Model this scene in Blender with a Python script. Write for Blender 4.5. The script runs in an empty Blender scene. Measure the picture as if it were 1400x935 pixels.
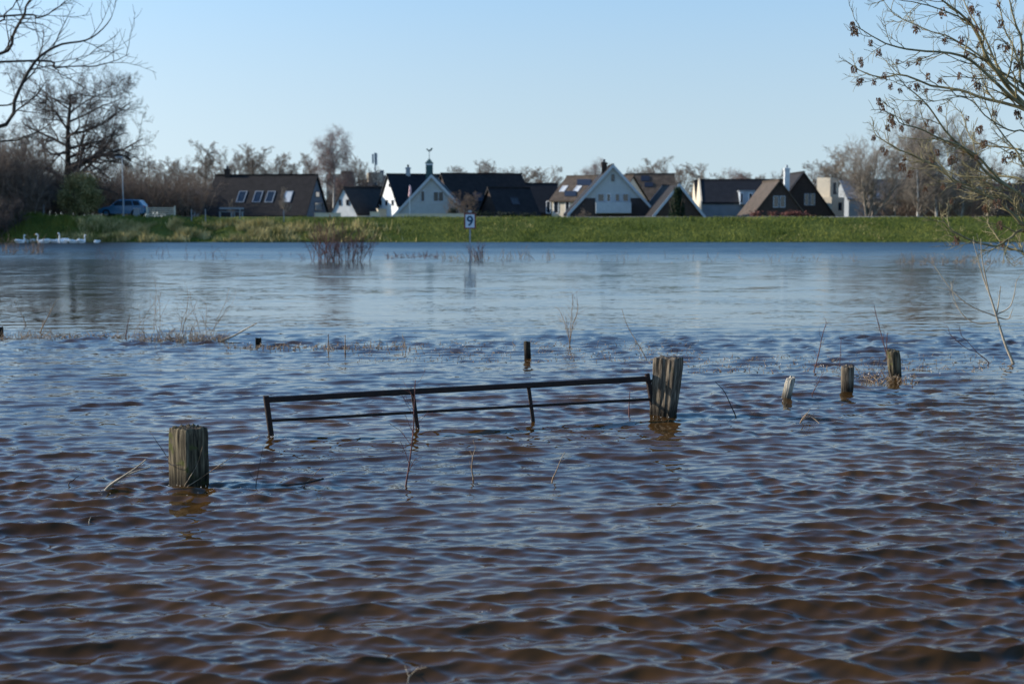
import bpy, math, random
import numpy as np
from math import radians as R, sin, cos, pi
from mathutils import Vector, noise as mnoise

# ------------------------------------------------------------------ camera, sky, sun, exposure
sc = bpy.context.scene
COL = sc.collection
F = 1944.0            # focal length in photo pixels (50 mm on 36 mm, 1400 px wide)
CAM_H = 2.0
PITCH = math.atan((467.5 - 295.0) / F)
cd = bpy.data.cameras.new('camera'); cam = bpy.data.objects.new('camera', cd); COL.objects.link(cam)
cam.location = (0, 0, CAM_H); cam.rotation_euler = (pi / 2 - PITCH, 0, 0)
cd.lens = 50; cd.sensor_width = 36; cd.clip_start = 0.1; cd.clip_end = 6000
cd.dof.use_dof = True; cd.dof.focus_distance = 13.0; cd.dof.aperture_fstop = 2.6
sc.camera = cam

SUN_AZ, SUN_EL = R(98), R(21)      # azimuth measured from behind the camera towards the left
sd = Vector((-sin(SUN_AZ) * cos(SUN_EL), -cos(SUN_AZ) * cos(SUN_EL), sin(SUN_EL)))
world = bpy.data.worlds.new('World'); sc.world = world; world.use_nodes = True
nt = world.node_tree; nt.nodes.clear()
wo = nt.nodes.new('ShaderNodeOutputWorld'); bg = nt.nodes.new('ShaderNodeBackground')
sky = nt.nodes.new('ShaderNodeTexSky'); sky.sky_type = 'NISHITA'; sky.sun_disc = False
sky.sun_elevation = SUN_EL
sky.sun_rotation = math.atan2(sd.x, sd.y)
sky.air_density = 1.0; sky.dust_density = 0.8; sky.ozone_density = 3.4; sky.altitude = 0
# clear winter air: look the sky up a few degrees higher so that the yellow band at the horizon stays out
stc = nt.nodes.new('ShaderNodeTexCoord'); sad = nt.nodes.new('ShaderNodeVectorMath'); sad.operation = 'MULTIPLY_ADD'; sad.inputs[2].default_value = (0, 0, 0.10); sad.inputs[1].default_value = (1, 1, 0.25)
snm = nt.nodes.new('ShaderNodeVectorMath'); snm.operation = 'NORMALIZE'
ssp = nt.nodes.new('ShaderNodeSeparateXYZ'); sz2 = nt.nodes.new('ShaderNodeMath'); sz2.operation = 'MULTIPLY'; scb = nt.nodes.new('ShaderNodeCombineXYZ')
sz3 = nt.nodes.new('ShaderNodeMath'); sz3.operation = 'MULTIPLY_ADD'   # z' = 0.10 + 0.25 (z + 6 z^3)
sz4 = nt.nodes.new('ShaderNodeMath'); sz4.operation = 'MULTIPLY'; sz4.inputs[1].default_value = 6.0
nt.links.new(stc.outputs['Generated'], ssp.inputs[0]); nt.links.new(ssp.outputs[2], sz2.inputs[0]); nt.links.new(ssp.outputs[2], sz2.inputs[1])
nt.links.new(ssp.outputs[2], sz4.inputs[0]); nt.links.new(sz2.outputs[0], sz3.inputs[0]); nt.links.new(sz4.outputs[0], sz3.inputs[1]); nt.links.new(ssp.outputs[2], sz3.inputs[2])
for a_ in (0, 1): nt.links.new(ssp.outputs[a_], scb.inputs[a_])
nt.links.new(sz3.outputs[0], scb.inputs[2]); nt.links.new(scb.outputs[0], sad.inputs[0]); nt.links.new(sad.outputs[0], snm.inputs[0]); nt.links.new(snm.outputs[0], sky.inputs[0])
hs = nt.nodes.new('ShaderNodeMix'); hs.data_type = 'RGBA'; hs.blend_type = 'MULTIPLY'
hs.inputs[0].default_value = 1.0
tmr = nt.nodes.new('ShaderNodeMapRange'); tmr.interpolation_type = 'SMOOTHSTEP'; tmr.inputs[1].default_value = 0.02; tmr.inputs[2].default_value = 0.34
tmx = nt.nodes.new('ShaderNodeMix'); tmx.data_type = 'RGBA'; tmx.inputs[6].default_value = (1.42, 1.20, 1.10, 1); tmx.inputs[7].default_value = (0.74, 1.12, 1.38, 1)
nt.links.new(tmr.outputs[0], tmx.inputs[0]); nt.links.new(tmx.outputs[2], hs.inputs[7])
nt.links.new(ssp.outputs[2], tmr.inputs[0])
nt.links.new(sky.outputs[0], hs.inputs[6]); nt.links.new(hs.outputs[2], bg.inputs[0])
bg.inputs[1].default_value = 0.13
nt.links.new(bg.outputs[0], wo.inputs[0])
sl = bpy.data.lights.new('sun', 'SUN'); sl.energy = 4.9; sl.angle = R(0.5); sl.color = (1.0, 0.93, 0.82)
so = bpy.data.objects.new('sun', sl); COL.objects.link(so); so.location = (-40, 5, 30)
so.rotation_euler = (-sd).to_track_quat('-Z', 'Y').to_euler()
sc.view_settings.view_transform = 'Standard'; sc.view_settings.look = 'None'
sc.view_settings.exposure = 0.36; sc.view_settings.gamma = 1

# ------------------------------------------------------------------ pixel -> world helpers (photo pixels)
def ray(px, py):
    x = (px - 700) / F; y = (467.5 - py) / F
    c, s = cos(PITCH), sin(PITCH)
    return Vector((x, c + y * s, -s + y * c))
def P(px, py, Y):
    d = ray(px, py); t = Y / d.y
    return Vector((d.x * t, Y, CAM_H + d.z * t))
def W(px, py, z=0.0):
    d = ray(px, py); t = (z - CAM_H) / d.z
    return Vector((d.x * t, d.y * t, z))
def hit(px, py, p0, n):
    d = ray(px, py); o = Vector((0, 0, CAM_H)); t = (p0 - o).dot(n) / d.dot(n)
    return o + d * t
def mpp(Y): return Y / F

# ------------------------------------------------------------------ object helpers
class MB:
    def __init__(s): s.v = []; s.f = []
    def add(s, vs, fs):
        o = len(s.v); s.v.extend([tuple(v) for v in vs]); s.f.extend([tuple(i + o for i in f) for f in fs]); return s
    def hexa(s, p):      # 8 points: bottom 4 ccw, top 4 ccw
        return s.add(p, [(3, 2, 1, 0), (4, 5, 6, 7), (0, 1, 5, 4), (1, 2, 6, 5), (2, 3, 7, 6), (3, 0, 4, 7)])
    def box(s, c, size, rz=0.0):
        c = Vector(c); hx, hy, hz = size[0] / 2, size[1] / 2, size[2] / 2
        ca, sa = cos(rz), sin(rz)
        pts = []
        for z in (-hz, hz):
            for x, y in ((-hx, -hy), (hx, -hy), (hx, hy), (-hx, hy)):
                pts.append((c.x + x * ca - y * sa, c.y + x * sa + y * ca, c.z + z))
        return s.hexa(pts)
    def slab(s, quad, t):    # quad of 4 points thickened by vector t
        q = [Vector(p) for p in quad]; t = Vector(t)
        return s.hexa([*[p - t for p in q], *q]) if True else s
    def prism(s, poly, d):   # poly points extruded by vector d
        n = len(poly); a = [Vector(p) for p in poly]; d = Vector(d); b = [p + d for p in a]
        fs = [tuple(range(n))[::-1], tuple(range(n, 2 * n))] + [(i, (i + 1) % n, n + (i + 1) % n, n + i) for i in range(n)]
        return s.add(a + b, fs)
    def arrays(s, V, Q):
        return s.add(V.tolist(), Q.tolist())

def link_mesh(name, me, parent=None):
    o = bpy.data.objects.new(name, me); COL.objects.link(o)
    if parent: o.parent = parent
    return o
def wpos(o):
    p = Vector((0, 0, 0))
    while o: p = p + o.location; o = o.parent
    return p
def build(name, mb, mat, parent=None, smooth=False, origin=None):
    """mesh object; vertices are given in world space"""
    org = wpos(parent) if parent else (Vector(origin) if origin is not None else Vector((0, 0, 0)))
    if isinstance(mb, MB):
        V = np.array(mb.v, dtype=np.float64).reshape(-1, 3) - np.array(org)
        me = bpy.data.meshes.new(name); me.from_pydata(V.tolist(), [], mb.f)
    else:
        V, Q = mb; me = np_mesh(name, V - np.array(org), Q)
    me.materials.append(mat)
    if smooth: me.polygons.foreach_set('use_smooth', [True] * len(me.polygons))
    me.update()
    o = link_mesh(name, me, parent)
    if not parent: o.location = org
    return o
def np_mesh(name, V, Q):
    me = bpy.data.meshes.new(name); n = len(Q); k = Q.shape[1]
    me.vertices.add(len(V)); me.vertices.foreach_set('co', np.ascontiguousarray(V, dtype=np.float32).ravel())
    me.loops.add(n * k); me.loops.foreach_set('vertex_index', np.ascontiguousarray(Q, dtype=np.int32).ravel())
    me.polygons.add(n); me.polygons.foreach_set('loop_start', np.arange(0, n * k, k, dtype=np.int32))
    me.polygons.foreach_set('loop_total', np.full(n, k, dtype=np.int32))
    me.update(calc_edges=True); me.validate()
    return me
def tag(o, label=None, cat=None, group=None, kind=None):
    if label: o['label'] = label
    if cat: o['category'] = cat
    if group: o['group'] = group
    if kind: o['kind'] = kind
    return o
def thing(name, loc, label, cat, group=None):
    o = bpy.data.objects.new(name, None); COL.objects.link(o); o.location = loc
    o.empty_display_size = 0.3
    return tag(o, label, cat, group)
def copy_tree(o, parent=None):
    c = o.copy(); COL.objects.link(c)
    if parent: c.parent = parent
    for ch in list(o.children): copy_tree(ch, c)
    return c

# ------------------------------------------------------------------ materials
def mat(name, col, rough=0.8, var=0.25, scale=6.0, col2=None, bump=0.0, bscale=None, spec=0.3, metal=0.0, stretch=(1, 1, 1), detail=5):
    m = bpy.data.materials.new(name); m.use_nodes = True; t = m.node_tree; b = t.nodes['Principled BSDF']
    b.inputs['Roughness'].default_value = rough; b.inputs['Metallic'].default_value = metal
    b.inputs['Specular IOR Level'].default_value = spec
    tc = t.nodes.new('ShaderNodeTexCoord'); mp = t.nodes.new('ShaderNodeMapping'); mp.inputs['Scale'].default_value = stretch
    t.links.new(tc.outputs['Object'], mp.inputs[0])
    n = t.nodes.new('ShaderNodeTexNoise'); n.inputs['Scale'].default_value = scale; n.inputs['Detail'].default_value = detail
    t.links.new(mp.outputs[0], n.inputs['Vector'])
    r = t.nodes.new('ShaderNodeValToRGB'); r.color_ramp.elements[0].position = 0.32; r.color_ramp.elements[1].position = 0.68
    if col2 is None: col2 = tuple(min(1, c * (1 + var)) for c in col); col = tuple(c * (1 - var) for c in col)
    r.color_ramp.elements[0].color = (*col, 1); r.color_ramp.elements[1].color = (*col2, 1)
    t.links.new(n.outputs[0], r.inputs[0]); t.links.new(r.outputs[0], b.inputs['Base Color'])
    if bump:
        n2 = t.nodes.new('ShaderNodeTexNoise'); n2.inputs['Scale'].default_value = bscale or scale * 3; n2.inputs['Detail'].default_value = 6
        t.links.new(mp.outputs[0], n2.inputs['Vector'])
        bp = t.nodes.new('ShaderNodeBump'); bp.inputs['Strength'].default_value = bump; bp.inputs['Distance'].default_value = 0.05
        t.links.new(n2.outputs[0], bp.inputs['Height']); t.links.new(bp.outputs[0], b.inputs['Normal'])
    return m
def brick_mat(name, c1, c2, mortar, scale=4.0, w=0.9, h=0.3):
    m = mat(name, c1, 0.85, 0.15); t = m.node_tree; b = t.nodes['Principled BSDF']
    tc = t.nodes.new('ShaderNodeTexCoord'); sx = t.nodes.new('ShaderNodeSeparateXYZ'); cx = t.nodes.new('ShaderNodeCombineXYZ')
    ad = t.nodes.new('ShaderNodeMath'); ad.operation = 'ADD'
    t.links.new(tc.outputs['Object'], sx.inputs[0]); t.links.new(sx.outputs[0], ad.inputs[0]); t.links.new(sx.outputs[1], ad.inputs[1])
    t.links.new(ad.outputs[0], cx.inputs[0]); t.links.new(sx.outputs[2], cx.inputs[1])
    br = t.nodes.new('ShaderNodeTexBrick'); br.inputs['Scale'].default_value = scale
    br.inputs['Color1'].default_value = (*c1, 1); br.inputs['Color2'].default_value = (*c2, 1); br.inputs['Mortar'].default_value = (*mortar, 1)
    br.inputs['Brick Width'].default_value = w; br.inputs['Row Height'].default_value = h; br.inputs['Mortar Size'].default_value = 0.02
    t.links.new(cx.outputs[0], br.inputs[0]); t.links.new(br.outputs[0], b.inputs['Base Color'])
    return m
M = dict(
    bark=mat('bark', (0.075, 0.06, 0.045), 0.9, 0.35, 8),
    oakbark=mat('oak_bark', (0.045, 0.036, 0.028), 0.9, 0.35, 8),
    twig=mat('twigs', (0.17, 0.125, 0.095), 0.9, 0.3, 3),
    twigred=mat('red_twigs', (0.20, 0.135, 0.12), 0.9, 0.3, 3),
    twigpale=mat('pale_twigs', (0.24, 0.20, 0.16), 0.9, 0.3, 3),
    twigdark=mat('dark_twigs', (0.085, 0.065, 0.055), 0.9, 0.3, 3),
    birch=mat('birch_bark', (0.18, 0.16, 0.14), 0.8, 0.2, 5, col2=(0.6, 0.57, 0.52)),
    ash=mat('ash_bark', (0.11, 0.095, 0.045), 0.75, 0.3, 9, col2=(0.30, 0.25, 0.13)),
    ashpale=mat('pale_ash_bark', (0.42, 0.33, 0.20), 0.75, 0.3, 14),
    seed=mat('dry_seeds', (0.11, 0.06, 0.035), 0.8, 0.4, 20, col2=(0.27, 0.16, 0.10)),
    drystem=mat('dry_stems', (0.16, 0.10, 0.06), 0.9, 0.4, 10, col2=(0.36, 0.27, 0.18)),
    redstem=mat('red_stems', (0.10, 0.045, 0.04), 0.9, 0.3, 10),
    palestick=mat('pale_stick', (0.33, 0.28, 0.21), 0.8, 0.25, 10),
    darkstick=mat('dark_stick', (0.03, 0.022, 0.018), 0.7, 0.3, 20),
    grass=mat('dike_grass', (0.060, 0.082, 0.014), 0.9, 0.3, 0.35, col2=(0.12, 0.135, 0.03), bump=0.6, bscale=6, spec=0.1),
    blade=mat('grass_blades', (0.075, 0.10, 0.016), 0.9, 0.3, 0.25, col2=(0.19, 0.20, 0.045), spec=0.1),
    tussock=mat('dry_tussock', (0.16, 0.15, 0.04), 0.9, 0.3, 0.9, col2=(0.60, 0.48, 0.22), spec=0.1),
    road=mat('road_surface', (0.30, 0.28, 0.25), 0.9, 0.15, 3),
    mud=mat('river_bed', (0.10, 0.06, 0.035), 0.9, 0.2, 2),
    rooftile=mat('dark_roof_tiles', (0.020, 0.016, 0.015), 0.75, 0.3, 2.0, bump=0.4, bscale=14),
    roofbrown=mat('brown_roof_tiles', (0.019, 0.015, 0.014), 0.8, 0.3, 2.0, bump=0.4, bscale=14),
    roofblack=mat('black_roof_tiles', (0.010, 0.010, 0.012), 0.7, 0.3, 2.0, bump=0.3, bscale=14),
    rooftan=mat('weathered_roof_tiles', (0.085, 0.062, 0.045), 0.85, 0.3, 2.0, bump=0.4, bscale=14),
    white=mat('white_render', (0.68, 0.68, 0.66), 0.8, 0.06, 3),
    offwhite=mat('grey_white_render', (0.40, 0.42, 0.42), 0.8, 0.06, 3),
    cream=mat('cream_render', (0.62, 0.53, 0.40), 0.8, 0.06, 3),
    slate=mat('slate_boards', (0.10, 0.115, 0.14), 0.7, 0.12, 2, stretch=(1, 1, 8)),
    darkclad=mat('dark_cladding', (0.045, 0.035, 0.035), 0.8, 0.12, 2, stretch=(8, 8, 1)),
    brick=brick_mat('brown_brick', (0.085, 0.045, 0.032), (0.11, 0.062, 0.045), (0.12, 0.10, 0.085)),
    brickdark=brick_mat('dark_brick', (0.045, 0.028, 0.022), (0.065, 0.04, 0.03), (0.07, 0.06, 0.05)),
    greywall=mat('grey_wall', (0.24, 0.25, 0.26), 0.85, 0.1, 1.0),
    beige=mat('beige_wall', (0.42, 0.35, 0.27), 0.85, 0.1, 2.0),
    whitepaint=mat('white_paint', (0.72, 0.73, 0.74), 0.45, 0.05, 4),
    bargeblue=mat('grey_verge_board', (0.42, 0.46, 0.50), 0.5, 0.08, 4),
    darkframe=mat('dark_frame', (0.05, 0.05, 0.06), 0.5, 0.1, 4),
    glass=mat('window_glass', (0.02, 0.026, 0.035), 0.06, 0.1, 4, spec=0.9),
    glassdull=mat('dull_glass', (0.05, 0.05, 0.05), 0.25, 0.2, 4, spec=0.5),
    carglass=mat('car_glass', (0.006, 0.01, 0.016), 0.1, 0.2, 4, spec=0.25),
    solar=mat('solar_panel', (0.018, 0.024, 0.040), 0.45, 0.1, 4, spec=0.4),
    metal=mat('galvanised_metal', (0.34, 0.36, 0.38), 0.5, 0.12, 6, metal=0.3),
    rust=mat('dark_rusted_iron', (0.013, 0.008, 0.006), 0.62, 0.3, 18, col2=(0.032, 0.014, 0.009), bump=0.3, bscale=90),
    leaf=mat('olive_leaves', (0.12, 0.12, 0.035), 0.8, 0.3, 1.2, col2=(0.34, 0.28, 0.12)),
    conifer=mat('conifer_needles', (0.012, 0.028, 0.010), 0.8, 0.3, 3),
    hedge=mat('dark_hedge', (0.012, 0.020, 0.010), 0.8, 0.3, 3),
    redhedge=mat('beech_hedge', (0.16, 0.06, 0.045), 0.8, 0.35, 3),
    swan=mat('white_feathers', (0.80, 0.80, 0.78), 0.7, 0.05, 10),
    bill=mat('orange_bill', (0.55, 0.18, 0.03), 0.5, 0.1, 10),
    carpaint=mat('blue_car_paint', (0.03, 0.13, 0.24), 0.25, 0.08, 3, spec=0.6),
    tyre=mat('tyre_rubber', (0.015, 0.015, 0.015), 0.9, 0.1, 10),
    rim=mat('wheel_rim', (0.35, 0.35, 0.37), 0.35, 0.05, 10, metal=0.8),
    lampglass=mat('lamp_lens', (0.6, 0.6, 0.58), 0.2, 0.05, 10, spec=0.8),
    redlens=mat('red_lens', (0.4, 0.02, 0.01), 0.3, 0.05, 10),
    signwhite=mat('sign_white', (0.68, 0.72, 0.76), 0.5, 0.03, 10),
    signred=mat('sign_red', (0.20, 0.045, 0.035), 0.5, 0.12, 10),
    signink=mat('sign_ink', (0.01, 0.06, 0.11), 0.5, 0.05, 10),
    foam=mat('foam', (0.72, 0.66, 0.58), 0.6, 0.15, 50),
    flag=mat('pink_flag_cloth', (0.62, 0.40, 0.42), 0.8, 0.15, 5),
    verdigris=mat('verdigris', (0.05, 0.10, 0.095), 0.7, 0.2, 6),
)
def wood_mat(name, dark, mid, light, moss, mossamt):
    m = bpy.data.materials.new(name); m.use_nodes = True; t = m.node_tree; b = t.nodes['Principled BSDF']
    b.inputs['Roughness'].default_value = 0.92; b.inputs['Specular IOR Level'].default_value = 0.15
    tc = t.nodes.new('ShaderNodeTexCoord')
    mp = t.nodes.new('ShaderNodeMapping'); mp.inputs['Scale'].default_value = (40, 40, 4); t.links.new(tc.outputs['Object'], mp.inputs[0])
    n = t.nodes.new('ShaderNodeTexNoise'); n.inputs['Scale'].default_value = 1; n.inputs['Detail'].default_value = 7; n.inputs['Roughness'].default_value = 0.65
    t.links.new(mp.outputs[0], n.inputs[0])
    r = t.nodes.new('ShaderNodeValToRGB'); e = r.color_ramp.elements
    e[0].position = 0.33; e[0].color = (*dark, 1); e[1].position = 0.66; e[1].color = (*light, 1)
    k = e.new(0.47); k.color = (*mid, 1)
    t.links.new(n.outputs[0], r.inputs[0])
    n3 = t.nodes.new('ShaderNodeTexNoise'); n3.inputs['Scale'].default_value = 11; n3.inputs['Detail'].default_value = 6
    t.links.new(tc.outputs['Object'], n3.inputs[0])
    r3 = t.nodes.new('ShaderNodeValToRGB'); r3.color_ramp.elements[0].position = 0.62 - mossamt; r3.color_ramp.elements[1].position = 0.70 - mossamt
    t.links.new(n3.outputs[0], r3.inputs[0])
    mx = t.nodes.new('ShaderNodeMix'); mx.data_type = 'RGBA'; mx.inputs[7].default_value = (*moss, 1)
    t.links.new(r3.outputs[0], mx.inputs[0]); t.links.new(r.outputs[0], mx.inputs[6])
    # waterlogged band just above the water: wet wood is darker
    sx = t.nodes.new('ShaderNodeSeparateXYZ'); t.links.new(tc.outputs['Object'], sx.inputs[0])
    wr = t.nodes.new('ShaderNodeMapRange'); wr.inputs[1].default_value = 0.04; wr.inputs[2].default_value = 0.15; wr.inputs[3].default_value = 0.28; wr.inputs[4].default_value = 1
    t.links.new(sx.outputs[2], wr.inputs[0])
    m2 = t.nodes.new('ShaderNodeMix'); m2.data_type = 'RGBA'; m2.blend_type = 'MULTIPLY'; m2.inputs[0].default_value = 1
    t.links.new(mx.outputs[2], m2.inputs[6]); t.links.new(wr.outputs[0], m2.inputs[7]); t.links.new(m2.outputs[2], b.inputs['Base Color'])
    bp = t.nodes.new('ShaderNodeBump'); bp.inputs['Strength'].default_value = 0.6; bp.inputs['Distance'].default_value = 0.006
    t.links.new(n.outputs[0], bp.inputs['Height']); t.links.new(bp.outputs[0], b.inputs['Normal'])
    return m
M['wood'] = wood_mat('weathered_wood', (0.013, 0.010, 0.007), (0.085, 0.066, 0.047), (0.24, 0.195, 0.14), (0.10, 0.095, 0.04), -0.02)
M['woodmoss'] = wood_mat('mossy_wood', (0.008, 0.006, 0.004), (0.065, 0.052, 0.033), (0.20, 0.16, 0.10), (0.075, 0.075, 0.025), 0.04)
M['woodpale'] = wood_mat('bleached_wood', (0.07, 0.06, 0.045), (0.30, 0.26, 0.20), (0.50, 0.45, 0.36), (0.16, 0.15, 0.08), -0.05)
M['wooddark'] = wood_mat('dark_wet_wood', (0.01, 0.008, 0.006), (0.03, 0.024, 0.018), (0.06, 0.05, 0.035), (0.04, 0.045, 0.015), 0.0)

# ------------------------------------------------------------------ tubes and trees (numpy)
def tubes(pts, rad, k=4):
    """pts (B,n,3), rad (B,n) -> verts, quads"""
    B, n, _ = pts.shape
    T = np.empty_like(pts); T[:, 1:-1] = pts[:, 2:] - pts[:, :-2]; T[:, 0] = pts[:, 1] - pts[:, 0]; T[:, -1] = pts[:, -1] - pts[:, -2]
    T /= np.linalg.norm(T, axis=2, keepdims=True) + 1e-9
    mean = T.mean(axis=1, keepdims=True)
    ref = np.where(np.abs(mean[..., 2:3]) > 0.8, np.array([[[1.0, 0.13, 0.0]]]), np.array([[[0.05, 0.02, 1.0]]]))
    A = np.cross(T, np.broadcast_to(ref, T.shape)); A /= np.linalg.norm(A, axis=2, keepdims=True) + 1e-9
    C = np.cross(T, A)
    ang = np.arange(k) * 2 * pi / k
    V = pts[:, :, None, :] + rad[:, :, None, None] * (np.cos(ang)[None, None, :, None] * A[:, :, None, :] + np.sin(ang)[None, None, :, None] * C[:, :, None, :])
    V = V.reshape(-1, 3)
    b = np.arange(B)[:, None, None] * n * k; i = np.arange(n - 1)[None, :, None] * k; j = np.arange(k)[None, None, :]; j2 = (j + 1) % k
    Q = np.stack(np.broadcast_arrays(b + i + j, b + i + j2, b + i + k + j2, b + i + k + j), axis=-1).reshape(-1, 4)
    return V, Q
def join(parts):
    Vs, Qs, o = [], [], 0
    for V, Q in parts:
        Vs.append(V); Qs.append(Q + o); o += len(V)
    return np.concatenate(Vs), np.concatenate(Qs)
def sweep(rng, P0, D0, L, Rr, n, wob, trop, tip=0.35):
    B = len(P0); pts = np.empty((B, n, 3)); pts[:, 0] = P0; d = D0 / (np.linalg.norm(D0, axis=1, keepdims=True) + 1e-9)
    for i in range(1, n):
        d = d + rng.normal(0, wob, (B, 3)); d[:, 2] += trop
        d /= np.linalg.norm(d, axis=1, keepdims=True) + 1e-9
        pts[:, i] = pts[:, i - 1] + d * (L / (n - 1))[:, None]
    rad = Rr[:, None] * (1 - (1 - tip) * np.linspace(0, 1, n)[None, :])
    return pts, rad
def spawn(rng, pts, rad, L, m, t0, t1, ang, ratio, rr, shrink=0.5):
    B, n, _ = pts.shape
    t = t0 + (t1 - t0) * (np.arange(m)[None, :] + rng.random((B, m))) / m
    f = t * (n - 1); i = np.clip(f.astype(int), 0, n - 2); u = (f - i)[..., None]
    bi = np.arange(B)[:, None]
    p = pts[bi, i] * (1 - u) + pts[bi, i + 1] * u
    T = pts[bi, i + 1] - pts[bi, i]; T /= np.linalg.norm(T, axis=2, keepdims=True) + 1e-9
    r = rad[bi, i] * (1 - u[..., 0]) + rad[bi, i + 1] * u[..., 0]
    v = rng.normal(0, 1, T.shape); v -= (v * T).sum(2, keepdims=True) * T; v /= np.linalg.norm(v, axis=2, keepdims=True) + 1e-9
    a = (ang * (0.7 + 0.6 * rng.random((B, m))))[..., None]
    D = np.cos(a) * T + np.sin(a) * v
    LL = L[:, None] * ratio * (1 - shrink * t) * (0.7 + 0.6 * rng.random((B, m)))
    return p.reshape(-1, 3), D.reshape(-1, 3), LL.ravel(), (r * rr).ravel()
def tree_arrays(seed, H=10.0, trunk_r=0.25, trunk_h=0.35, lean=(0, 0), limbs=10, limb_ratio=0.6, limb_ang=0.8, spec=((7, .5, .8), (6, .5, .8), (5, .5, .8)),
                trop=0.05, wob=0.12, twigr=0.012, start=0.25, trunk_wob=0.03, shrink=0.5, droop_last=0.0):
    rng = np.random.default_rng(seed)
    L0 = np.array([H * trunk_h / 0.6])
    tp, tr = sweep(rng, np.zeros((1, 3)), np.array([[lean[0], lean[1], 1.0]]), np.array([H * trunk_h + H * 0.35]), np.array([trunk_r]), 12, trunk_wob, 0.02, 0.25)
    trunk = tubes(tp, tr, 8)
    out = []
    p, D, L, r = spawn(rng, tp, tr, np.array([H]), limbs, start, 1.0, limb_ang, limb_ratio, 0.6, shrink)
    pts, rad = sweep(rng, p, D, L, r, 9, wob, trop, 0.3); out.append(tubes(pts, rad, 5))
    for li, (m, ratio, ang) in enumerate(spec):
        p, D, L, r = spawn(rng, pts, rad, L, m, 0.15, 1.0, ang, ratio, 0.6, 0.4)
        r = np.maximum(r, twigr)
        last = li == len(spec) - 1
        pts, rad = sweep(rng, p, D, L, r, 6 if not last else 4, wob * 1.2, (trop * 0.6 if not last else droop_last), 0.4)
        rad = np.maximum(rad, twigr * 0.6)
        out.append(tubes(pts, rad, 4 if li == 0 else 3))
    crown = join(out)
    allz = crown[0][:, 2]; s = H / np.percentile(allz, 99.7)
    return (trunk[0] * s, trunk[1]), (crown[0] * s, crown[1])
TREES = {}
def proto(key, tmat, cmat, **kw): TREES[key] = (tree_arrays(**kw), tmat, cmat, kw['H'], {})
def make_tree(key, name, loc, H, label, cat='tree', rz=0.0, wx=1.0, group=None):
    (tr, cr), tm, cm, H0, cache = TREES[key]
    root = thing(name, loc, label, cat, group)
    if not cache:
        for nm, (V, Q), mm in (('trunk', tr, tm), ('crown', cr, cm)):
            me = np_mesh(nm, V, Q); me.materials.append(mm); cache[nm] = me
    for nm in ('trunk', 'crown'): link_mesh(nm, cache[nm], root)
    s = H / H0; root.scale = (s * wx, s * wx, s); root.rotation_euler = (0, 0, rz)
    return root
def leafcloud(rng, centers, spread, n, size):
    """n small leaf triangles/quads around centres"""
    c = centers[rng.integers(0, len(centers), n)] + rng.normal(0, 1, (n, 3)) * spread
    a = rng.normal(0, 1, (n, 3)); a /= np.linalg.norm(a, axis=1, keepdims=True)
    b = rng.normal(0, 1, (n, 3)); b -= (a * b).sum(1, keepdims=True) * a; b /= np.linalg.norm(b, axis=1, keepdims=True)
    s = size * (0.6 + 0.8 * rng.random((n, 1)))
    V = np.stack([c - a * s, c + b * s * 0.5, c + a * s, c - b * s * 0.5], axis=1).reshape(-1, 3)
    return V, np.arange(n * 4).reshape(-1, 4)
def smooth_curve(P_, n):
    """Catmull-Rom resample of control points (list of vectors/tuples)"""
    A = np.array([tuple(p) for p in P_], dtype=float)
    A = np.vstack([2 * A[0] - A[1], A, 2 * A[-1] - A[-2]])
    m = len(A) - 3; out = []
    for q in np.linspace(0, m - 1e-6, n):
        i = int(q); t = q - i; p0, p1, p2, p3 = A[i:i + 4]
        out.append(0.5 * ((2 * p1) + (-p0 + p2) * t + (2 * p0 - 5 * p1 + 4 * p2 - p3) * t * t + (-p0 + 3 * p1 - 3 * p2 + p3) * t ** 3))
    return np.array(out)

# ------------------------------------------------------------------ ground, dike, road
def sstep(a, b, x):
    t = np.clip((x - a) / (b - a), 0, 1); return t * t * (3 - 2 * t)
def vnoise(x, y, s, seed=0):
    """cheap smooth value noise"""
    rng = np.random.default_rng(seed); g = rng.random((64, 64))
    X = np.asarray(x) / s + 1000; Y = np.asarray(y) / s + 1000
    xi = np.floor(X).astype(int); yi = np.floor(Y).astype(int); u = X - xi; v = Y - yi; u = u * u * (3 - 2 * u); v = v * v * (3 - 2 * v)
    a = g[xi % 64, yi % 64]; b = g[(xi + 1) % 64, yi % 64]; c = g[xi % 64, (yi + 1) % 64]; d = g[(xi + 1) % 64, (yi + 1) % 64]
    return (a * (1 - u) + b * u) * (1 - v) + (c * (1 - u) + d * u) * v
def terrain_z(x, y):
    x = np.asarray(x, float); y = np.asarray(y, float)
    shore = 108.0 - 1.2 * sstep(-14, -20, x) * (vnoise(x, y * 0, 3.0, 3) - 0.4) - 2.5 * sstep(-30, -36, x)
    z = np.interp(y - shore, [-4, -2.5, 0, 6.3, 7.2], [-1.2, -0.5, 0.0, 1.80, 1.88])
    left = sstep(-14, -22, x)
    z = z + left * sstep(0, 2, y - shore) * sstep(9, 5, y - shore) * (vnoise(x, y, 1.3, 5) - 0.5) * 0.8
    z = z + sstep(3, 6, y - shore) * sstep(16, 8, y - shore) * (vnoise(x, y, 2.6, 8) - 0.5) * 0.10
    drop = sstep(121, 129, y) * (1 - left)
    z = z * (1 - drop) + 0.4 * drop
    z = np.where(y < 20, np.interp(y, [-40, 0.6, 3.6], [0.45, 0.35, -1.2]), z)
    return z
xs = np.unique(np.concatenate([np.linspace(-900, -60, 40), np.linspace(-60, 60, 360), np.linspace(60, 900, 40)]))
ys = np.unique(np.concatenate([np.linspace(-40, 10, 40), np.linspace(10, 100, 10), np.linspace(100, 118, 90), np.linspace(118, 150, 60), np.linspace(150, 3000, 60)]))
GX, GY = np.meshgrid(xs, ys); GZ = terrain_z(GX, GY)
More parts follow.
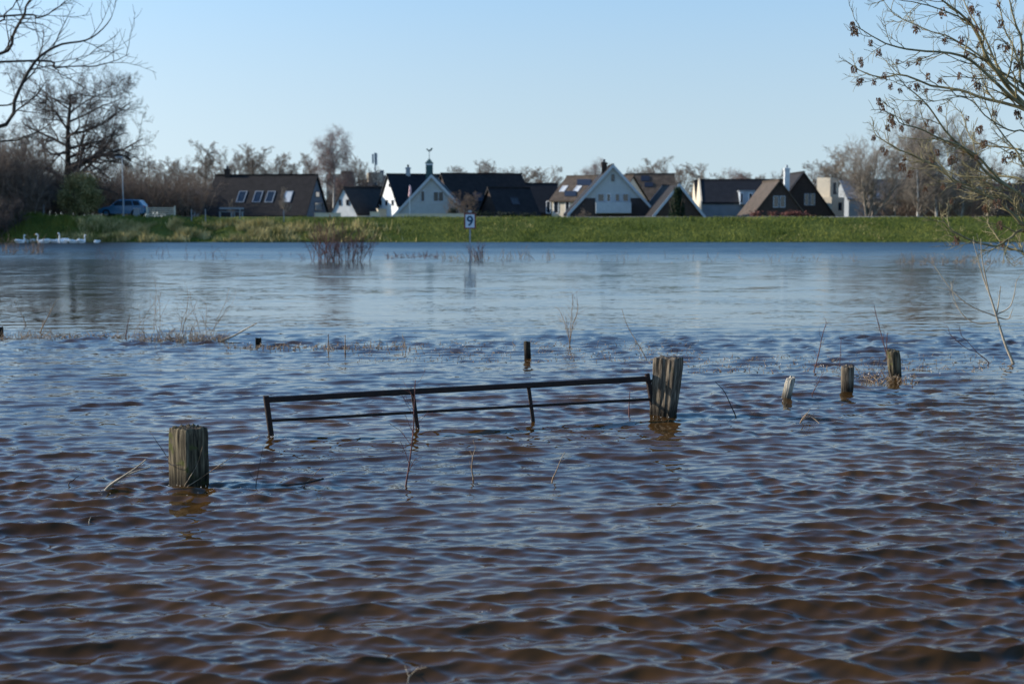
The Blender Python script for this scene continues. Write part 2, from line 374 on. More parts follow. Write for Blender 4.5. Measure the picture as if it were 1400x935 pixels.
def grid_mesh(X, Y, Z):
    r, c = X.shape; idx = np.arange(r * c).reshape(r, c)
    Q = np.stack([idx[:-1, :-1], idx[:-1, 1:], idx[1:, 1:], idx[1:, :-1]], -1).reshape(-1, 4)
    return np.stack([X, Y, Z], -1).reshape(-1, 3), Q
tag(build('ground', grid_mesh(GX, GY, GZ), M['grass'], smooth=True), kind='structure')
rx = np.linspace(-12, 300, 160); ry = np.array([115.8, 117.0, 118.6])
RX, RY = np.meshgrid(rx, ry)
tag(build('road', grid_mesh(RX, RY, terrain_z(RX, RY) + 0.03), M['road'], smooth=True), kind='structure')
bx, by = np.meshgrid(np.linspace(-300, 300, 30), np.linspace(104.5, 107.0, 3))
rng = np.random.default_rng(11)
def blades(n, x0, x1, y0, y1, h, w, seed, clump=None, thr=0.0, fade=None):
    rng = np.random.default_rng(seed)
    x = rng.uniform(x0, x1, n); y = rng.uniform(y0, y1, n)
    if fade: k = rng.random(n) > sstep(fade[0], fade[1], x); x = x[k]; y = y[k]
    if clump: 
        k = vnoise(x, y, clump, seed) > thr; x = x[k]; y = y[k]
    z = terrain_z(x, y); k = z > -0.02; x, y, z = x[k], y[k], z[k]; n = len(x)
    hh = h * (0.4 + 1.0 * rng.random(n)) * (0.6 + 0.8 * vnoise(x, y, 1.2, seed + 1)); a = rng.uniform(0, pi, n); ww = w * (0.6 + 0.8 * rng.random(n))
    lx = rng.normal(0, 0.45, n) * hh; ly = rng.normal(0, 0.3, n) * hh
    b = np.stack([x, y, z - 0.02], -1); d = np.stack([np.cos(a) * ww, np.sin(a) * ww, 0 * a], -1)
    tip = b + np.stack([lx, ly, hh], -1)
    V = np.stack([b - d, b + d, tip + d * 0.15, tip - d * 0.15], 1).reshape(-1, 3)
    return V, np.arange(len(V)).reshape(-1, 4)
tag(build('grass', blades(90000, -62, 62, 107.6, 114.9, 0.15, 0.022, 21), M['blade']), 'short green grass covering the river side of the dike', 'grass', kind='stuff')
tag(build('dry_grass', blades(30000, -34, -6, 106.5, 112.6, 0.42, 0.035, 22, clump=1.1, thr=0.42, fade=(-22, -7)), M['tussock']), 'yellow tussocks of dead grass on the rough bank below the white gate', 'grass', kind='stuff')
tag(build('dry_grass', blades(15000, -12, 62, 107.7, 114.8, 0.13, 0.016, 24, clump=3.1, thr=0.60), M['tussock']), 'thin dry tufts dotted over the long green dike', 'grass', kind='stuff')
tag(build('bank_grass', blades(16000, -58, -30, 104.5, 112.5, 0.35, 0.03, 23), M['blade']), 'dark shaded grass of the low bank behind the white birds', 'grass', kind='stuff')

# ------------------------------------------------------------------ water
def row_positions():
    ys = [-2.0, -0.5, 1.0, 2.5, 3.5, 4.3]
    y = 4.9
    while y < 112.5:
        ys.append(y); y += max(0.006, y * y / 2844 * 0.62)
    ys.append(y)
    return np.array(ys)
wy = row_positions()
u = np.concatenate([-np.geomspace(4.0, 0.40, 50), np.linspace(-0.395, 0.395, 700), np.geomspace(0.40, 4.0, 50)])
WX = u[None, :] * (wy[:, None] + 1.0); WY = np.repeat(wy[:, None], len(u), 1)
rng = np.random.default_rng(5)
H = np.zeros_like(WX); DX = np.zeros_like(WX); DY = np.zeros_like(WX)
dyr = np.gradient(wy)[:, None]
dxr = np.abs(np.gradient(u))[None, :] * (wy[:, None] + 1)
patch = vnoise(WX, WY * 0.6, 2.6, 1) * 0.6 + vnoise(WX, WY, 0.9, 2) * 0.4
gust = 0.40 + 1.0 * vnoise(WX, WY * 1.4, 4.5, 9) + 0.25 * vnoise(WX, WY * 2.0, 1.7, 10)
calm_far = gust * (1 - 0.08 * sstep(10, 20, wy) - 0.84 * sstep(23.5, 30, wy))[:, None]
line = np.exp(-((wy - 22.5) / 2.2) ** 2)[:, None]
NW = 120
for i in range(NW):
    lam = 0.06 * (0.95 / 0.06) ** ((i + rng.random()) / NW)
    spread = 0.24 if lam > 0.26 else 0.42
    th = -pi / 2 + 0.10 + rng.normal(0, spread)
    k = 2 * pi / lam; kx, ky = k * cos(th), k * sin(th)
    slope = float(np.interp(lam, [.06, .11, .16, .30, .42, .55, .9], [.026, .036, .044, .040, .028, .014, .010]))
    a = slope / k
    att = np.exp(-(dyr * abs(ky) * 0.42) ** 2 - (dxr * abs(kx) * 0.42) ** 2)
    ph = kx * WX + ky * WY + rng.uniform(0, 2 * pi)
    ph = ph + 1.1 * (vnoise(WX, WY, lam * 5, 50 + i) * 2 - 1)
    g = a * att * (0.45 + 1.1 * (patch if i % 2 else 1 - patch + 0.1)) * calm_far * (1 + 2.4 * line * (lam < 0.45))
    s_, c_ = np.sin(ph), np.cos(ph)
    H += g * s_; DX += g * cos(th) * c_ * 0.9; DY += g * sin(th) * c_ * 0.9
# swirls where the current crosses the drowned fence: short waves running every way
swirl = np.clip(vnoise(WX, WY * 1.6, 2.1, 14) - 0.42, 0, 1) * 2.6 * (sstep(7.5, 10, wy) * sstep(25, 18, wy))[:, None]
for i in range(34):
    lam = 0.07 * (0.34 / 0.07) ** rng.random(); th = rng.uniform(0, 2 * pi); k = 2 * pi / lam; kx, ky = k * cos(th), k * sin(th)
    att = np.exp(-(dyr * abs(ky) * 0.42) ** 2 - (dxr * abs(kx) * 0.42) ** 2)
    ph = kx * WX + ky * WY + rng.uniform(0, 2 * pi) + 1.6 * (vnoise(WX, WY, lam * 4, 90 + i) * 2 - 1)
    H += (0.042 / k) * att * swirl * np.sin(ph)
# wakes: the current piles up against the posts and the gate
def wake(x0, y0, r, h):
    global H
    d2 = (WX - x0) ** 2 + (WY - y0) ** 2
    H += h * np.exp(-d2 / (r * r)) 
for (bx_, by_, r_, h_) in ((259, 667, .16, .02), (907, 569, .17, .018), (370, 597, .09, .015), (570, 585, .07, .012), (730, 575, .07, .012), (1077, 548, .12, .02), (1158, 536, .12, .015)):
    p = W(bx_, by_); wake(p.x - 0.06, p.y - 0.07, r_, h_)
near = (wy > 4)[:, None]
V, Q = grid_mesh(WX + DX * near, WY + DY * near, H * near)
wm = bpy.data.materials.new('turbid_flood_water'); wm.use_nodes = True; t = wm.node_tree; b = t.nodes['Principled BSDF']
L_ = t.links.new
def N(kind, **kw):
    n = t.nodes.new(kind)
    for k, v in kw.items(): setattr(n, k, v)
    return n
def math_(op, a, bb=None, c=None):
    n = N('ShaderNodeMath', operation=op)
    for i, v in enumerate((a, bb, c)):
        if v is None: continue
        if isinstance(v, (int, float)): n.inputs[i].default_value = v
        else: L_(v, n.inputs[i])
    return n.outputs[0]
def mrange(v, a, bb, c, d, smooth=True):
    n = N('ShaderNodeMapRange', interpolation_type='SMOOTHSTEP' if smooth else 'LINEAR')
    L_(v, n.inputs[0])
    for i, q in enumerate((a, bb, c, d)): n.inputs[i + 1].default_value = q
    return n.outputs[0]
def wnoise(scale, stretch, detail, rough=0.5, out=0):
    mp = N('ShaderNodeMapping'); mp.inputs['Scale'].default_value = stretch; L_(tc.outputs['Object'], mp.inputs[0])
    n = N('ShaderNodeTexNoise'); n.inputs['Scale'].default_value = scale; n.inputs['Detail'].default_value = detail; n.inputs['Roughness'].default_value = rough
    L_(mp.outputs[0], n.inputs['Vector']); return n.outputs[out]
tc = N('ShaderNodeTexCoord'); sp = N('ShaderNodeSeparateXYZ'); L_(tc.outputs['Object'], sp.inputs[0]); yy = sp.outputs[1]
fine = wnoise(11, (0.45, 1.0, 1), 4, 0.6, 'Color')       # ripples of a few centimetres
mid = wnoise(1.7, (0.45, 1.0, 1), 4, 0.6, 'Color')       # wavelets, for the far water
bands = wnoise(0.10, (0.35, 1.0, 1), 3, 0.5)             # broad slicks and wind lanes
sub = lambda v, k: None
def vec(op, a, bb=None, sc_=None):
    n = N('ShaderNodeVectorMath', operation=op); L_(a, n.inputs[0])
    if bb is not None:
        if isinstance(bb, tuple): n.inputs[1].default_value = bb
        else: L_(bb, n.inputs[1])
    if sc_ is not None: 
        if isinstance(sc_, (int, float)): n.inputs['Scale'].default_value = sc_
        else: L_(sc_, n.inputs['Scale'])
    return n.outputs[0]
rough_zone = mrange(math_('ADD', yy, math_('MULTIPLY', bands, 30.0)), 70, 112, 0.0, 1.0)                # wind ruffles the strip under the dike
slick = mrange(bands, 0.40, 0.60, 0.25, 1.0)
fcen = vec('SUBTRACT', fine, (0.5, 0.5, 0.5)); lanes = wnoise(0.35, (0.5, 1.0, 1), 3, 0.55); fsc = vec('SCALE', fcen, None, math_('MULTIPLY', mrange(yy, 8, 45, 0.26, 0.13), mrange(lanes, 0.38, 0.62, 0.25, 1.7)))
mcen = vec('SUBTRACT', mid, (0.5, 0.5, 0.5))
mamt = math_('MULTIPLY', mrange(yy, 14, 60, 0.0, 0.34), math_('MAXIMUM', slick, rough_zone))
msc = vec('SCALE', mcen, None, mamt)
both = vec('MULTIPLY', vec('ADD', fsc, msc), (0.55, 1.0, 0.0))
geo = N('ShaderNodeNewGeometry')
tilt = N('ShaderNodeCombineXYZ'); L_(math_('ADD', math_('MULTIPLY', rough_zone, -0.10), mrange(yy, 20, 36, 0.0, -0.016)), tilt.inputs[1])   # wind-ruffled strip: the steep lee sides of the wavelets face the near bank
nn = vec('NORMALIZE', vec('ADD', vec('ADD', geo.outputs['Normal'], both), tilt.outputs[0]))
L_(nn, b.inputs['Normal'])
rgh = math_('ADD', mrange(yy, 12, 60, 0.035, 0.14), math_('MULTIPLY', rough_zone, 0.18))
L_(rgh, b.inputs['Roughness'])
silt = wnoise(0.5, (0.5, 1, 1), 3)
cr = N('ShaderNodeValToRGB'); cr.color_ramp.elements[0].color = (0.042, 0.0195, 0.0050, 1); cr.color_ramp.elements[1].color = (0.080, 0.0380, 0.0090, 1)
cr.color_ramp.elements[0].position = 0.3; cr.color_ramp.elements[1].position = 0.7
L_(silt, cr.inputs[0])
farther = N('ShaderNodeMix', data_type='RGBA'); farther.inputs[7].default_value = (0.010, 0.014, 0.015, 1)      # grazing reflection hides the brown far off; painted into the base colour here
L_(mrange(yy, 13, 42, 0.0, 1.0), farther.inputs[0]); L_(cr.outputs[0], farther.inputs[6]); L_(farther.outputs[2], b.inputs['Base Color'])
b.inputs['IOR'].default_value = 1.333; b.inputs['Specular IOR Level'].default_value = 0.5
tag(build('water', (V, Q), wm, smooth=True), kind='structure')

# ------------------------------------------------------------------ houses
DEBUG = []
def proj(p):
    p = Vector(p) - Vector((0, 0, CAM_H)); c, s = cos(PITCH), sin(PITCH)
    f = p.y * c - p.z * s; up = p.y * s + p.z * c
    return round(700 + F * p.x / f), round(467.5 - F * up / f)
def house(name, label, px, py, Y, end, deg, L, Wd, zg, ze, wall, roof, verge=None, over=0.25, go=0.2, rt=0.16, cat='house', group=None):
    th = R(deg); A = P(px, py, Y); zr = A.z
    ux = Vector((cos(th), sin(th), 0)); uy = Vector((-sin(th), cos(th), 0))
    c = A - ux * (end * L / 2); base = Vector((c.x, c.y, zg))
    root = thing(name, base, label, cat, group)
    h = dict(root=root, ux=ux, uy=uy, c=base, L=L, W=Wd, zg=zg, ze=ze, zr=zr, end=end)
    def pt(a, b_, z): return Vector((base.x, base.y, z)) + ux * a + uy * b_
    h['pt'] = pt
    mb = MB(); top = zr - rt - 0.03
    mb.prism([pt(-L / 2, -Wd / 2, zg), pt(-L / 2, Wd / 2, zg), pt(-L / 2, Wd / 2, ze - 0.1), pt(-L / 2, 0, top), pt(-L / 2, -Wd / 2, ze - 0.1)], ux * L)
    h['wall'] = build('wall', mb, wall, root)
    sl = (zr - ze) / (Wd / 2); mr = MB()
    for s in (-1, 1):
        q = [pt(-L / 2 - go, 0, zr), pt(L / 2 + go, 0, zr), pt(L / 2 + go, s * (Wd / 2 + over), ze - over * sl), pt(-L / 2 - go, s * (Wd / 2 + over), ze - over * sl)]
        if s < 0: q = q[::-1]
        mr.hexa([p - Vector((0, 0, rt)) for p in q] + q)
    # ridge cap
    mr.box(pt(0, 0, zr + 0.02), (L + 2 * go + 0.02, 0.22, 0.10), th)
    h['roof'] = build('roof', mr, roof, root)
    if verge:
        for e in (-1, 1):
            mv = MB(); a = e * (L / 2 + go + 0.03)
            for s in (-1, 1):
                q0 = pt(a, 0, zr + 0.04); q1 = pt(a, s * (Wd / 2 + over), ze - over * sl + 0.04); dn = Vector((0, 0, -0.34))
                mv.prism([q0, q1, q1 + dn, q0 + dn], ux * (e * 0.05))
            build('verge_board', mv, verge, root)
    DEBUG.append((name, 'apex', proj(pt(end * L / 2, 0, zr)), 'far', proj(pt(-end * L / 2, 0, zr)), 'feet', proj(pt(end * L / 2, -Wd / 2, ze)), proj(pt(end * L / 2, Wd / 2, ze)), 'farfeet', proj(pt(-end * L / 2, -Wd / 2, ze))))
    return h
def face(h, which):
    """plane (point, outward normal, horizontal axis, up axis)"""
    L, Wd = h['L'], h['W']; ux, uy, pt = h['ux'], h['uy'], h['pt']; Z = Vector((0, 0, 1))
    if which == 'end': return pt(h['end'] * L / 2, 0, h['zg']), ux * h['end'], uy, Z
    if which == 'front': return pt(0, -Wd / 2, h['zg']), -uy, ux, Z
    if which == 'roof':
        up = (pt(0, 0, h['zr']) - pt(0, -Wd / 2, h['ze'])).normalized(); n = ux.cross(up).normalized()
        if n.z < 0: n = -n
        return pt(0, 0, h['zr']), n, ux, up
    if which == 'roofleft':
        up = (pt(0, 0, h['zr']) - pt(0, Wd / 2, h['ze'])).normalized(); n = ux.cross(up).normalized()
        if n.z < 0: n = -n
        return pt(0, 0, h['zr']), n, ux, up
def opening(h, which, x0, y0, x1, y1, frame, glass, name='window', bars=1, proud=0.03, fw=0.07, label=None):
    p0, n, a, w = face(h, which)
    cx, cy = (x0 + x1) / 2, (y0 + y1) / 2
    c = hit(cx, cy, p0, n); hw = (hit(x1, cy, p0, n) - hit(x0, cy, p0, n)).length / 2; hh = (hit(cx, y1, p0, n) - hit(cx, y0, p0, n)).length / 2
    def quad(u0, u1, v0, v1, d0, d1):
        mbq = []
        for d in (d0, d1):
            for (uu, vv) in ((u0, v0), (u1, v0), (u1, v1), (u0, v1)): mbq.append(c + a * uu + w * vv + n * d)
        return mbq
    f = MB()
    f.hexa(quad(-hw, hw, -hh, -hh + fw, -0.05, proud + .03)); f.hexa(quad(-hw, hw, hh - fw, hh, -0.05, proud + .03))
    f.hexa(quad(-hw, -hw + fw, -hh + fw, hh - fw, -0.05, proud + .03)); f.hexa(quad(hw - fw, hw, -hh + fw, hh - fw, -0.05, proud + .03))
    for k in range(1, bars):
        u_ = -hw + 2 * hw * k / bars; f.hexa(quad(u_ - .03, u_ + .03, -hh + fw, hh - fw, -0.05, proud + .025))
    fo = build(name, f, frame, h['root'])
    if label: fo['label'] = label
    g = MB(); g.hexa(quad(-hw + fw, hw - fw, -hh + fw, hh - fw, -0.02, proud)); build('pane', g, glass, fo)
    return fo
def panel(h, which, x0, y0, x1, y1, m, name, d0=0.0, d1=0.05):
    p0, n, a, w = face(h, which); q = [hit(x, y, p0, n) for x, y in ((x0, y1), (x1, y1), (x1, y0), (x0, y0))]
    mb = MB(); mb.hexa([p + n * d0 for p in q] + [p + n * d1 for p in q]); return build(name, mb, m, h['root'])
def chimney(h, px, pt_, pb, w, m, off=0.0, depth=None, capm=None):
    """chimney standing on the ridge plane through pixel column px, from photo row pb up to pt_"""
    p0 = h['pt'](0, 0, h['zr']); n = h['uy'] if abs(h['uy'].y) > 0.3 else Vector((0, 1, 0))
    if depth: p0 = Vector((0, depth, 0)); n = Vector((0, 1, 0))
    t_ = hit(px, pt_, p0, n); b_ = hit(px, pb, p0, n); mb = MB(); hgt = t_.z - b_.z
    c = (t_ + b_) / 2; c.z -= 0.4
    mb.box(c, (w, w, hgt + 0.8)); mb.box((c.x, c.y, t_.z - 0.12), (w + .12, w + .12, 0.12))
    o = build('chimney', mb, m, h['root'])
    cp = MB(); cp.box((c.x, c.y, t_.z + 0.14), (w * .4, w * .4, 0.28)); build('chimney_pot', cp, capm or M['darkframe'], o)
    return o, Vector((c.x, c.y, t_.z))
wh, dk, gl = M['whitepaint'], M['darkframe'], M['glass']

h = house('house', 'long low house with four skylights in its dark roof, leftmost on the dike', 432, 239, 137, 1, -9, 9.9, 7.4, 1.5, 2.25, M['slate'], M['roofbrown'])
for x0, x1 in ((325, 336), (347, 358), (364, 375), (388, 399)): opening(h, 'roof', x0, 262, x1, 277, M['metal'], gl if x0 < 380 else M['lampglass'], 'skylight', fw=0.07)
chimney(h, 311, 231, 240, 0.5, M['brickdark']); panel(h, 'end', 421, 250, 447, 289, M['slate'], 'gable_cladding', 0.0, 0.0) if False else None
opening(h, 'end', 431, 262, 437, 270, dk, gl)
opening(h, 'end', 430, 277, 441, 288, dk, gl)

h = house('house', 'smallest white gabled house with two narrow windows', 470, 256, 150, 1, -114, 8, 3.1, 0.4, 2.35, M['white'], M['rooftile'], over=0.1, go=.12)
opening(h, 'end', 463.5, 273, 466.5, 281, dk, gl, fw=.05); opening(h, 'end', 473.5, 273, 477.5, 281, dk, gl, fw=.05)
h = house('house', 'dark steep roof between the smallest white gable and the tall sunlit gable', 488, 256, 158, -1, 6, 3.6, 5.0, 0.4, 2.2, M['brickdark'], M['rooftile'])
chimney(h, 514, 253, 260, 0.4, M['brick'])

h = house('house', 'black roofed house with a bright sunlit white gable and three ground floor windows', 531, 238, 150, -1, 22, 9.2, 6.6, 0.4, 3.3, M['white'], M['roofblack'])
for x0, x1 in ((519, 523), (527, 531), (535.5, 539)): opening(h, 'end', x0, 273, x1, 282, wh, gl, fw=.05)
opening(h, 'end', 532, 251, 535, 256, dk, gl, fw=.04)
chimney(h, 558, 229, 240, 0.45, M['metal'])
ent = MB(); c = P(522, 287, 146); ent.box((c.x, c.y, 1.4), (0.85, 1.4, 2.4), R(10)); ent.box((c.x, c.y, 2.66), (1.0, 1.55, 0.10), R(10)); build('porch', ent, M['cream'], h['root'])

h = house('house', 'grey white gabled house with a roof turret and rooster weathervane', 590, 239, 136, 1, -90, 9.0, 7.2, 0.4, 2.1, M['offwhite'], M['roofblack'], verge=M['bargeblue'], over=.15)
opening(h, 'end', 575, 261, 581, 276, M['bargeblue'], M['glassdull']); opening(h, 'end', 592, 262, 607, 276, M['bargeblue'], M['glassdull'], bars=2)
panel(h, 'end', 591.5, 277, 607.5, 278.5, M['bargeblue'], 'window_sill')
tp = P(587, 226, 139.5); bt = P(587, 240, 139.5)
m_ = MB(); m_.box((tp.x, tp.y, (tp.z + bt.z) / 2 - .3), (0.66, 0.66, tp.z - bt.z + .6)); tur = build('turret', m_, M['verdigris'], h['root'])
m_ = MB(); m_.box((tp.x, tp.y, tp.z + .08), (0.70, 0.70, 0.16)); build('turret_band', m_, wh, tur)
m_ = MB(); z = tp.z + .16; m_.add([(tp.x - .42, tp.y - .42, z), (tp.x + .42, tp.y - .42, z), (tp.x + .42, tp.y + .42, z), (tp.x - .42, tp.y + .42, z), (tp.x, tp.y, z + .5)], [(3, 2, 1, 0), (0, 1, 4), (1, 2, 4), (2, 3, 4), (3, 0, 4)])
build('turret_roof', m_, M['verdigris'], tur)
m_ = MB(); z = tp.z + .6; m_.box((tp.x, tp.y, z + .4), (.05, .05, 1.0))
oc = (tp.x, tp.y - .02, z + .82)
roo = [(a * .75, b_ * .75) for a, b_ in [(-.42, .12), (-.34, .22), (-.24, .20), (-.14, .08), (.1, .06), (.22, .28), (.40, .34), (.44, .18), (.30, .0), (.16, -.12), (-.06, -.14), (-.22, -.04), (-.32, .08)]]
m_.prism([(oc[0] + a, oc[1], oc[2] + b_) for a, b_ in roo], Vector((0, .04, 0)))
build('weathervane', m_, M['verdigris'], h['root'])

h = house('house', 'brown roofed house with one blue skylight, right behind the rooster weathervane house', 672, 238, 152, 1, 24, 5.6, 8.6, 0.4, 2.0, M['brickdark'], M['roofbrown'])
opening(h, 'roof', 648, 264, 660, 275, dk, M['solar'], 'skylight')
h = house('house', 'brown roofed house of the terrace with the highest flat ridge beside the skylight roof', 711, 238, 160, 1, 24, 4.2, 6.6, 0.4, 3.2, M['brickdark'], M['roofbrown'])
h = house('house', 'low dark roofed house in front of the terrace, nearest to the cream house', 722, 257, 142, 1, 24, 4.2, 6.0, 0.4, 1.7, M['brickdark'], M['rooftile'])
opening(h, 'roof', 699, 271, 709, 280, dk, M['glassdull'], 'skylight')
h = house('house', 'farthest black roofed house between the brown terrace and the cream house', 760, 251, 175, 1, 4, 5.5, 7, 0.4, 2.6, M['brickdark'], M['roofblack'])

h = house('house', 'cream house with sunlit wall, solar panels and two skylights in its brown roof', 777, 241, 152, -1, -30, 7.5, 7.4, 0.4, 3.75, M['cream'], M['rooftan'], verge=None)
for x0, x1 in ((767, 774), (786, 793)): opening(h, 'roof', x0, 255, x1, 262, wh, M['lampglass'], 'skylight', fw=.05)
panel(h, 'roof', 789, 246, 808, 254, M['solar'], 'solar_panel', 0.02, .07); panel(h, 'roof', 772, 262, 788, 269, M['solar'], 'solar_panel', 0.02, .07)
for x0, x1 in ((747, 753), (757, 764), (773, 779)): opening(h, 'front', x0, 275, x1, 292, wh, gl, fw=.06)

h = house('house', 'tallest white gabled house with a boxed balcony and four upper windows', 838, 225, 135, 1, -90, 10, 8.4, 0.4, 2.25, M['offwhite'], M['roofbrown'], verge=M['bargeblue'], over=.1)
def gable_patch(h, poly, m, name, d=0.04):
    p0, n, a, w = face(h, 'end'); q = [hit(x, y, p0, n) for x, y in poly]; mb = MB(); mb.prism(q, n * d); return build(name, mb, m, h['root'])
gable_patch(h, [(796, 271), (814, 271), (814, 300), (780, 300), (780, 289)], M['darkclad'], 'cladding')
gable_patch(h, [(862, 271), (880, 271), (894, 287), (894, 300), (862, 300)], M['darkclad'], 'cladding')
panel(h, 'end', 814, 277, 862, 291.5, M['bargeblue'], 'balcony', 0.0, 0.9)
panel(h, 'end', 814, 292.5, 862, 302, M['darkclad'], 'cladding', 0.0, 0.05)
for x0, x1 in ((817, 826), (829, 835), (841, 847), (851, 859.5)): opening(h, 'end', x0, 265, x1, 276, M['bargeblue'] if x0 != 829 else wh, gl, fw=.05, proud=.06)
opening(h, 'end', 836, 238.5, 840, 248, dk, gl, fw=.05)
chimney(h, 826, 222, 240, 0.5, M['brickdark'], depth=139.0)

h = house('house', 'brown roofed house with dark solar panels behind the white balcony house', 900, 238, 162, -1, -4, 4.6, 8, 0.4, 2.6, M['brick'], M['rooftan']) if False else \
    house('house', 'brown roofed house with dark solar panels behind the white balcony house', 857, 238, 162, -1, -4, 5.2, 8, 0.4, 2.4, M['brick'], M['rooftan'])
panel(h, 'roof', 876, 241, 888, 248, M['solar'], 'solar_panel', 0.02, .07); panel(h, 'roof', 881, 250, 893, 256, M['solar'], 'solar_panel', 0.02, .07)
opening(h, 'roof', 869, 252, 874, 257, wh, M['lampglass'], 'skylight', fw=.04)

h = house('house', 'low brick gabled house with pale verge boards behind the dark conifer', 928, 251, 130, 1, -86, 8, 4.7, 0.4, 2.05, M['brickdark'], M['roofbrown'], verge=M['bargeblue'], over=.15)

h = house('house', 'long black roofed house with pale end wall and a white dormer', 957, 246, 150, -1, -4, 10.5, 8.2, 0.4, 3.45, M['greywall'], M['roofblack'], over=.15, go=.0)
pt = h['pt']; mb = MB()
for off, dz in ((0.0, 0.12),):
    a = -h['L'] / 2 - .16
    mb.prism([pt(a, -4.2, 0.4), pt(a, 4.2, 0.4), pt(a, 4.2, 3.5), pt(a, 0, h['zr'] + .15), pt(a, -4.2, 3.5)], h['ux'] * .15)
build('parapet', mb, M['cream'], h['root'])
c1 = P(1015, 271, 145.4); mb = MB(); mb.box((c1.x + .55, c1.y + 1.2, c1.z), (1.5, 3.0, 1.35), R(-4)); dm = build('dormer', mb, M['bargeblue'], h['root'])
mb = MB(); mb.box((c1.x + .55, c1.y + 1.15, c1.z + .72), (1.7, 3.1, .1), R(-4)); build('dormer_roof', mb, M['metal'], dm)
p0 = Vector((c1.x, c1.y - .32, c1.z)); mb = MB()
for x_, w_, mm in ((1014, .30, wh), (1026, .42, wh)):
    q = P(x_, 271, c1.y - .34); b1 = MB(); b1.box((q.x, q.y, q.z), (w_, .08, 1.15)); fo = build('dormer_window', b1, mm, h['root'])
    b2 = MB(); b2.box((q.x, q.y - .06, q.z), (w_ * .5, .05, .9)); build('pane', b2, gl, fo)
h2 = house('house', 'sunlit pale gable end standing just left of the long black roof', 948.5, 247, 158, -1, -3, 3.0, 8, 0.4, 3.2, M['cream'], M['rooftile'], over=.1, go=.0)

h = house('house', 'smaller brown brick gabled house above the red hedge', 1066, 246, 132, 1, -90, 8.5, 5.2, 0.4, 1.95, M['brickdark'], M['rooftan'], over=.1)
for x0, x1 in ((1057, 1064.5), (1066, 1073.5)): opening(h, 'end', x0, 268, x1, 284, M['bargeblue'], gl, fw=.05)
h = house('house', 'larger brown brick gabled house with a white chimney', 1099, 235, 141, 1, -90, 8.5, 6.6, 0.4, 1.8, M['brickdark'], M['roofbrown'], over=.1)
for x0, x1 in ((1099.5, 1106), (1107.5, 1114)): opening(h, 'end', x0, 265, x1, 281, M['bargeblue'], gl, fw=.05)
chimney(h, 1075.5, 230, 252, 0.5, M['white'], depth=141.5, capm=M['offwhite'])

# blocky modern building and the pale low buildings beyond
def block(name, label, parts, cat='building'):
    px, py, Y = parts[0][0], 295, parts[0][4]
    c = P(px, py, Y); root = thing(name, (c.x, c.y, 0.4), label, cat)
    for (x0, y0, x1, y1, Y_, dep, deg, m, pn) in parts:
        a, b_ = P(x0, y0, Y_), P(x1, y1, Y_); mb = MB()
        mb.box(((a.x + b_.x) / 2, Y_ + dep / 2, (a.z + b_.z) / 2), (abs(b_.x - a.x), dep, abs(a.z - b_.z)), R(deg))
        build(pn, mb, m, root)
    return root
block('modern_building', 'white stepped modern building beside the larger brown brick gable', [
    (1127, 243, 1145, 272, 152, 3, -30, M['cream'], 'upper_storey'), (1128, 269.5, 1152, 305, 151, 4.5, -30, M['cream'], 'lower_storey'),
    (1140, 250, 1144, 266, 150.9, .3, -30, gl, 'window'), (1147, 277, 1151, 288, 149.8, .3, -30, gl, 'window')])
h = house('house', 'long grey walled house with slate roof behind the vase shaped tree', 1150, 246, 168, -1, 0, 11, 8, 0.4, 4.0, M['greywall'], M['slate'], over=.1)
block('low_building', 'low pale building with a flat roof among the birch trunks', [(1245, 283, 1322, 305, 172, 6, 0, M['beige'], 'wall'), (1243, 281, 1324, 283, 171.8, 6.4, 0, M['rooftile'], 'flat_roof'), (1262, 286, 1275, 292, 171.95, .2, 0, gl, 'window')])
h = house('house', 'cream walled house behind the lowest ash branches at the right edge', 1355, 252, 158, -1, -8, 9, 8, 0.4, 3.7, M['cream'], M['rooftile'])
opening(h, 'front', 1366, 277, 1376, 290, wh, gl); opening(h, 'front', 1388, 277, 1396, 290, wh, gl)
h = house('house', 'pale house with a grey white gable left of the long low house', 262, 256, 160, 1, -62, 7, 5.6, 1.0, 3.1, M['offwhite'], M['rooftan'], verge=M['bargeblue'])
opening(h, 'end', 254, 278, 259, 290, dk, gl)
block('apartment_block', 'distant beige flat roofed block with plant room under the antenna mast', [
    (500, 236, 520, 300, 235, 6, 8, M['beige'], 'wall'), (494, 250, 512, 300, 228, 6, 8, M['greywall'], 'wing'), (517, 240, 546, 300, 238, 7, 8, M['greywall'], 'wall'), (518, 233, 523, 241, 238, 3, 8, M['slate'], 'plant_room'), (497, 252, 509, 254, 227.8, .3, 8, wh, 'window')])
block('apartment_block', 'distant beige flat block behind the tall birch', [(446, 238, 479, 300, 240, 8, 0, M['beige'], 'wall'), (466, 234, 479, 240, 241, 5, 0, M['brickdark'], 'plant_room'), (448, 244, 462, 247, 239.8, .3, 0, gl, 'window')])
r_ = thing('antenna_mast', (P(513, 240, 236).x, 236, 0.4), 'grey antenna mast with tall panels on the distant flat block', 'mast')
a_, b_ = P(513, 238, 236), P(513, 212, 236); mb = MB(); mb.box((a_.x, 236, (0.4 + b_.z) / 2), (.18, .18, b_.z - .4)); build('pole', mb, M['metal'], r_)
for dx, z0, z1 in ((-3.2, 211, 224), (1.6, 210, 226), (0, 209, 222)):
    p_, q_ = P(513 + dx, z0, 235.7), P(513 + dx, z1, 235.7); mb = MB(); mb.box((p_.x, 235.7, (p_.z + q_.z) / 2), (.28, .2, p_.z - q_.z)); build('antenna_panel', mb, M['metal'], r_)

